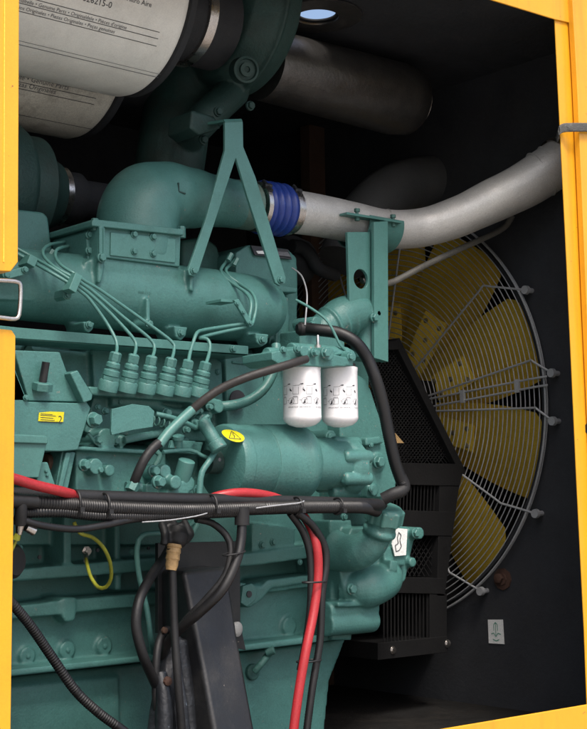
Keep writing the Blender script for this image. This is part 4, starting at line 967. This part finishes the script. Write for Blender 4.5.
# red cables
grp = 'thick red battery cables'
hose('battery_cable', [(-20, 470, 2.34), (12, 478, 2.34), (35, 485, 2.345), (60, 491, 2.355), (85, 498, 2.40), (110, 504, 2.42)], 5.2, RED, 'red battery cable entering at the left above the black loom', 'cable', group=grp, n=18)
hose('battery_cable', [(200, 505, 2.41), (215, 497, 2.40), (235, 493, 2.385), (255, 493.5, 2.385), (276, 498, 2.40), (296, 508, 2.41), (310, 526, 2.39), (317, 548, 2.375), (318, 575, 2.375), (314, 610, 2.37), (306, 650, 2.36), (299, 690, 2.36), (293, 735, 2.36), (290, 770, 2.36)], 4.6, RED, 'red battery cable arching over the loom and hanging down to the bottom edge', 'cable', group=grp, n=18)
hose('hanging_conduit', [(296, 512, YL), (312, 525, YL), (324, 545, YL), (326, 565, YL), (322, 595, YL), (320, 640, YL), (312, 690, YL), (303, 760, YL)], 3.9, PLAS, 'ribbed black conduit hanging right of the red cable', 'conduit', corr=.07)
hose('hanging_conduit', [(290, 513, YL+.01), (302, 530, YL+.015), (309, 550, YL+.015), (311, 575, YL+.015), (310, 610, YL+.015), (306, 640, YL+.02), (300, 670, YL+.03)], 3.6, RUB, 'smooth black cable hanging left of the red cable', 'conduit')
for x, y, nm in ((314.5, 583, 'a'), (309, 662, 'b')):
    bm = B(); c_ = P(x, y, 2.372); pts = [c_+Vector((.034*math.cos(t), -.018*math.sin(t), .003)) for t in [2*PI*i/16 for i in range(17)]]; tube(bm, pts, .0024, n=6, step=.02)
    tag(ob('cable_tie', bm, RUB), 'upper black cable tie round the red cable' if nm == 'a' else 'lower black cable tie round the red cable', 'cable tie', 'ties round the hanging cables')
# earth wire
ew = empty('earth_wire', P(95, 588, 2.5), 'yellow and green earth wire looping below the loom to a bolted lug', 'wire')
bm = B(); tp(bm, [(74, 522, 2.42), (80, 533, 2.42), (92, 537, 2.44), (103, 547, 2.46), (110, 562, 2.48), (111, 578, 2.50), (106, 587, 2.52), (98, 587, 2.54), (91, 577, 2.58), (87.5, 566, 2.62), (86, 559, 2.66)], 1.9, n=12); ob('wire_jacket', bm, YG, ew)
bm = B(); p = P(86, 551, 2.695); lathe(bm, p, NY, [(0, .012), (.003, .012), (.003, .008), (.012, .008)], 6); tube(bm, [P(86, 561, 2.665), P(86, 553, 2.69)], .0055, n=8); ob('lug', bm, STEEL, ew)
# connector bits at left under loom
bm = B(); cyl(bm, P(20, 525, 2.365), P(19, 534, 2.37), .009, .006); cyl(bm, P(26, 527, 2.37), P(34, 531, 2.37), .008, .010); tag(ob('bare_terminal', bm, STEEL), 'bare metal cable terminals hanging from the loom at the left', 'terminal')
bm = B(); cyl(bm, P(18, 534, 2.37), P(16, 539, 2.375), .006, .008); tube(bm, [P(17, 538, 2.375), P(13, 548, 2.38), P(9, 556, 2.39)], .003); tag(ob('yellow_terminal', bm, YG), 'tiny yellow crimp terminal below the loom beside the left door', 'terminal')
bm = B(); lathe(bm, P(6, 561, 2.45), Vector((.4, -1, 0)), [(0, .035), (.02, .035), (.028, .028)], 32); tag(ob('round_plug', bm, RUB), 'round black plug half hidden by the left door below the loom', 'plug')
# diagonal cable bottom-left
hose('drain_hose', [(-20, 560, 2.36), (8, 598, 2.36), (30, 625, 2.37), (52, 657, 2.38), (75, 690, 2.38), (98, 712, 2.37), (125, 732, 2.36), (160, 760, 2.35)], 5.2, PLAS, 'black ribbed hose running diagonally down to the bottom left corner', corr=.10)
# lower centre hoses
hose('vent_hose', [(171, 545, 2.56), (165, 557, 2.54), (152, 575, 2.50), (140, 598, 2.47), (136, 625, 2.46), (143, 655, 2.46), (152, 676, 2.48), (160, 694, 2.50), (166, 712, 2.53)], 5.2, RUB, 'smooth black hose bowing left beside the black support')
hose('green_drain_tube', [(190, 523, 2.62), (165, 532, 2.60), (143, 535, 2.60), (137, 548, 2.60), (139, 575, 2.60), (147, 610, 2.60), (151, 640, 2.60), (153, 652, 2.64)], 2.8, GREENS, 'thin green tube dropping beside the black hose, below the loom', 'tube')
hose('looped_green_tube', [(182, 535, 2.60), (190, 525, 2.58), (198, 520, 2.57), (194, 530, 2.57), (184, 543, 2.58)], 2.6, GREENS, 'short looped green tube just under the loom above the tan tape', 'tube')
rod = empty('taped_cable', P(176, 729, 2.42), 'straight black cable with tan tape at its top, standing before the black support', 'cable')
bm = B(); tp(bm, [(171, 548, 2.44), (172.5, 575, 2.44), (174, 620, 2.44), (177, 670, 2.43), (181, 720, 2.43), (184, 760, 2.43)], 4.1, n=14); ob('cable_jacket', bm, RUB, rod)
bm = B(); a, b = P(174.5, 544, 2.44), P(171, 570, 2.44)
lathe(bm, a, b-a, [(0, .0150), (.006, .0170), (.009, .0150), (.018, .0165), (.021, .0148), (.033, .0160), (.036, .0140), ((b-a).length*.8, .0142), ((b-a).length, .0118)], 14); ob('tan_tape', bm, TAPE, rod)
bm = B()
for k in range(9):
    a = P(164+k*2.6, 545-(k % 3)*2, 2.45+.004*(k % 4)); b = P(160+k*3.3+random.uniform(-2, 2), 524+random.uniform(-3, 5), 2.48+.01*(k % 3)); tube(bm, [a, a.lerp(b, .5)+Vector((random.uniform(-.008, .008), -.01, 0)), b], .0095, n=8)
lathe(bm, P(176, 548, 2.45), P(178, 530, 2.46)-P(176, 548, 2.45), [(0, .012), (.01, .021), (.03, .026), (.05, .018)], 16)
ob('wrapped_bundle', bm, RUB, rod, cast=.003, smooth=3)

# =================================================================== BLACK SUPPORT
sp = empty('black_support', P(225, 729, 2.5), 'dusty black steel support channel leaning against the oil pan', 'support')
bm = B(); prism(bm, [(158, 543), (240, 541), (240.5, 624), (246, 650), (158, 633)], 2.60, .012); ob('back_plate', bm, BLKP, sp, bev=.001)
bm = B()
f_ = [(181, 571), (226, 566), (238, 612), (262, 760), (222, 770), (203, 670)]
b0 = [P(x, y, 2.46+.0*(y-570)) for x, y in f_]
Yt_, Yb_ = 2.52, 2.38
def pl(x, y): return P(x, y, Yt_+(Yb_-Yt_)*(y-566)/200)
face = [pl(x, y) for x, y in [(183, 571), (228, 566), (239, 640), (263, 770), (222, 775), (203, 670)]]
poly_extrude(bm, face, Vector((0, .13, 0)))
ob('channel', bm, BLKP, sp, bev=.012, seg=4)
bm = B(); lathe(bm, P(236, 629, 2.596), Vector((.2, -1, 0)), [(0, .018), (.006, .018), (.010, .012), (.011, 0)], 24); ob('pale_plug', bm, mat('grey_plastic', (.35, .35, .34), .5), sp)
bm = B(); tube(bm, [P(172, 636, 2.53), P(170, 660, 2.52), P(166, 700, 2.50), P(160, 770, 2.48)], 0, n=14, radii=[.022, .030, .036, .044])
tube(bm, [P(180, 640, 2.52), P(186, 690, 2.50), P(194, 770, 2.48)], 0, n=14, radii=[.018, .022, .026])
tube(bm, [P(160, 672, 2.49), P(164, 700, 2.47), P(165, 770, 2.45)], 0, n=12, radii=[.015, .02, .022])
tube(bm, [P(178, 660, 2.47), P(182, 700, 2.45), P(188, 770, 2.44)], 0, n=12, radii=[.006, .012, .02])
ob('worn_foot', bm, WORN, sp, cast=.004, smooth=3)
bm = B(); tp(bm, [(160, 735, 2.50), (156, 700, 2.49), (156, 665, 2.49), (159, 642, 2.50), (165, 630, 2.52), (173, 632, 2.54)], 4, n=12); ob('foot_hose', bm, RUB, sp)
bm = B(); lathe(bm, P(167, 681, 2.465), NY, [(0, .011), (.006, .010), (.008, .006)], 9); ob('rusty_bolt', bm, RUST, sp); bm = B(); lathe(bm, P(164, 630, 2.50), NY, [(0, .008), (.005, .007), (.006, .004)], 9); ob('rusty_bolt', bm, BROWN, sp)

# =================================================================== GROUND, SKY, LIGHT
bm = B(); s = 400; bm.faces.new([bm.verts.new(v) for v in ((-s, -s, 0), (s, -s, 0), (s, s, 0), (-s, s, 0))])
tag(ob('ground', bm, CONC), kind='structure')
w = bpy.data.worlds.new("World"); scene.world = w; w.use_nodes = True
nt = w.node_tree; bgn = nt.nodes['Background']; sky = nt.nodes.new('ShaderNodeTexSky'); sky.sky_type = 'NISHITA'; sky.sun_disc = False
EL, AZ = math.radians(56), math.radians(203)     # azimuth of the sun measured from +Y clockwise
sky.sun_elevation = EL; sky.sun_rotation = AZ; sky.air_density = 1; sky.dust_density = 5; sky.ozone_density = 1
nt.links.new(sky.outputs[0], bgn.inputs[0]); bgn.inputs[1].default_value = .15
sd = bpy.data.lights.new('sun', 'SUN'); sd.energy = 1.5; sd.angle = math.radians(13); sd.color = (1, .97, .92)
so = bpy.data.objects.new('sun', sd); COL.objects.link(so)
dirv = Vector((math.sin(AZ)*math.cos(EL), math.cos(AZ)*math.cos(EL), math.sin(EL)))
so.rotation_euler = dirv.to_track_quat('Z', 'Y').to_euler()
scene.render.engine = 'CYCLES'
vs = scene.view_settings; vs.view_transform = 'Standard'; vs.look = 'None'; vs.gamma = 1; vs.exposure = 0.7
scene.render.resolution_x, scene.render.resolution_y = 825, 1024
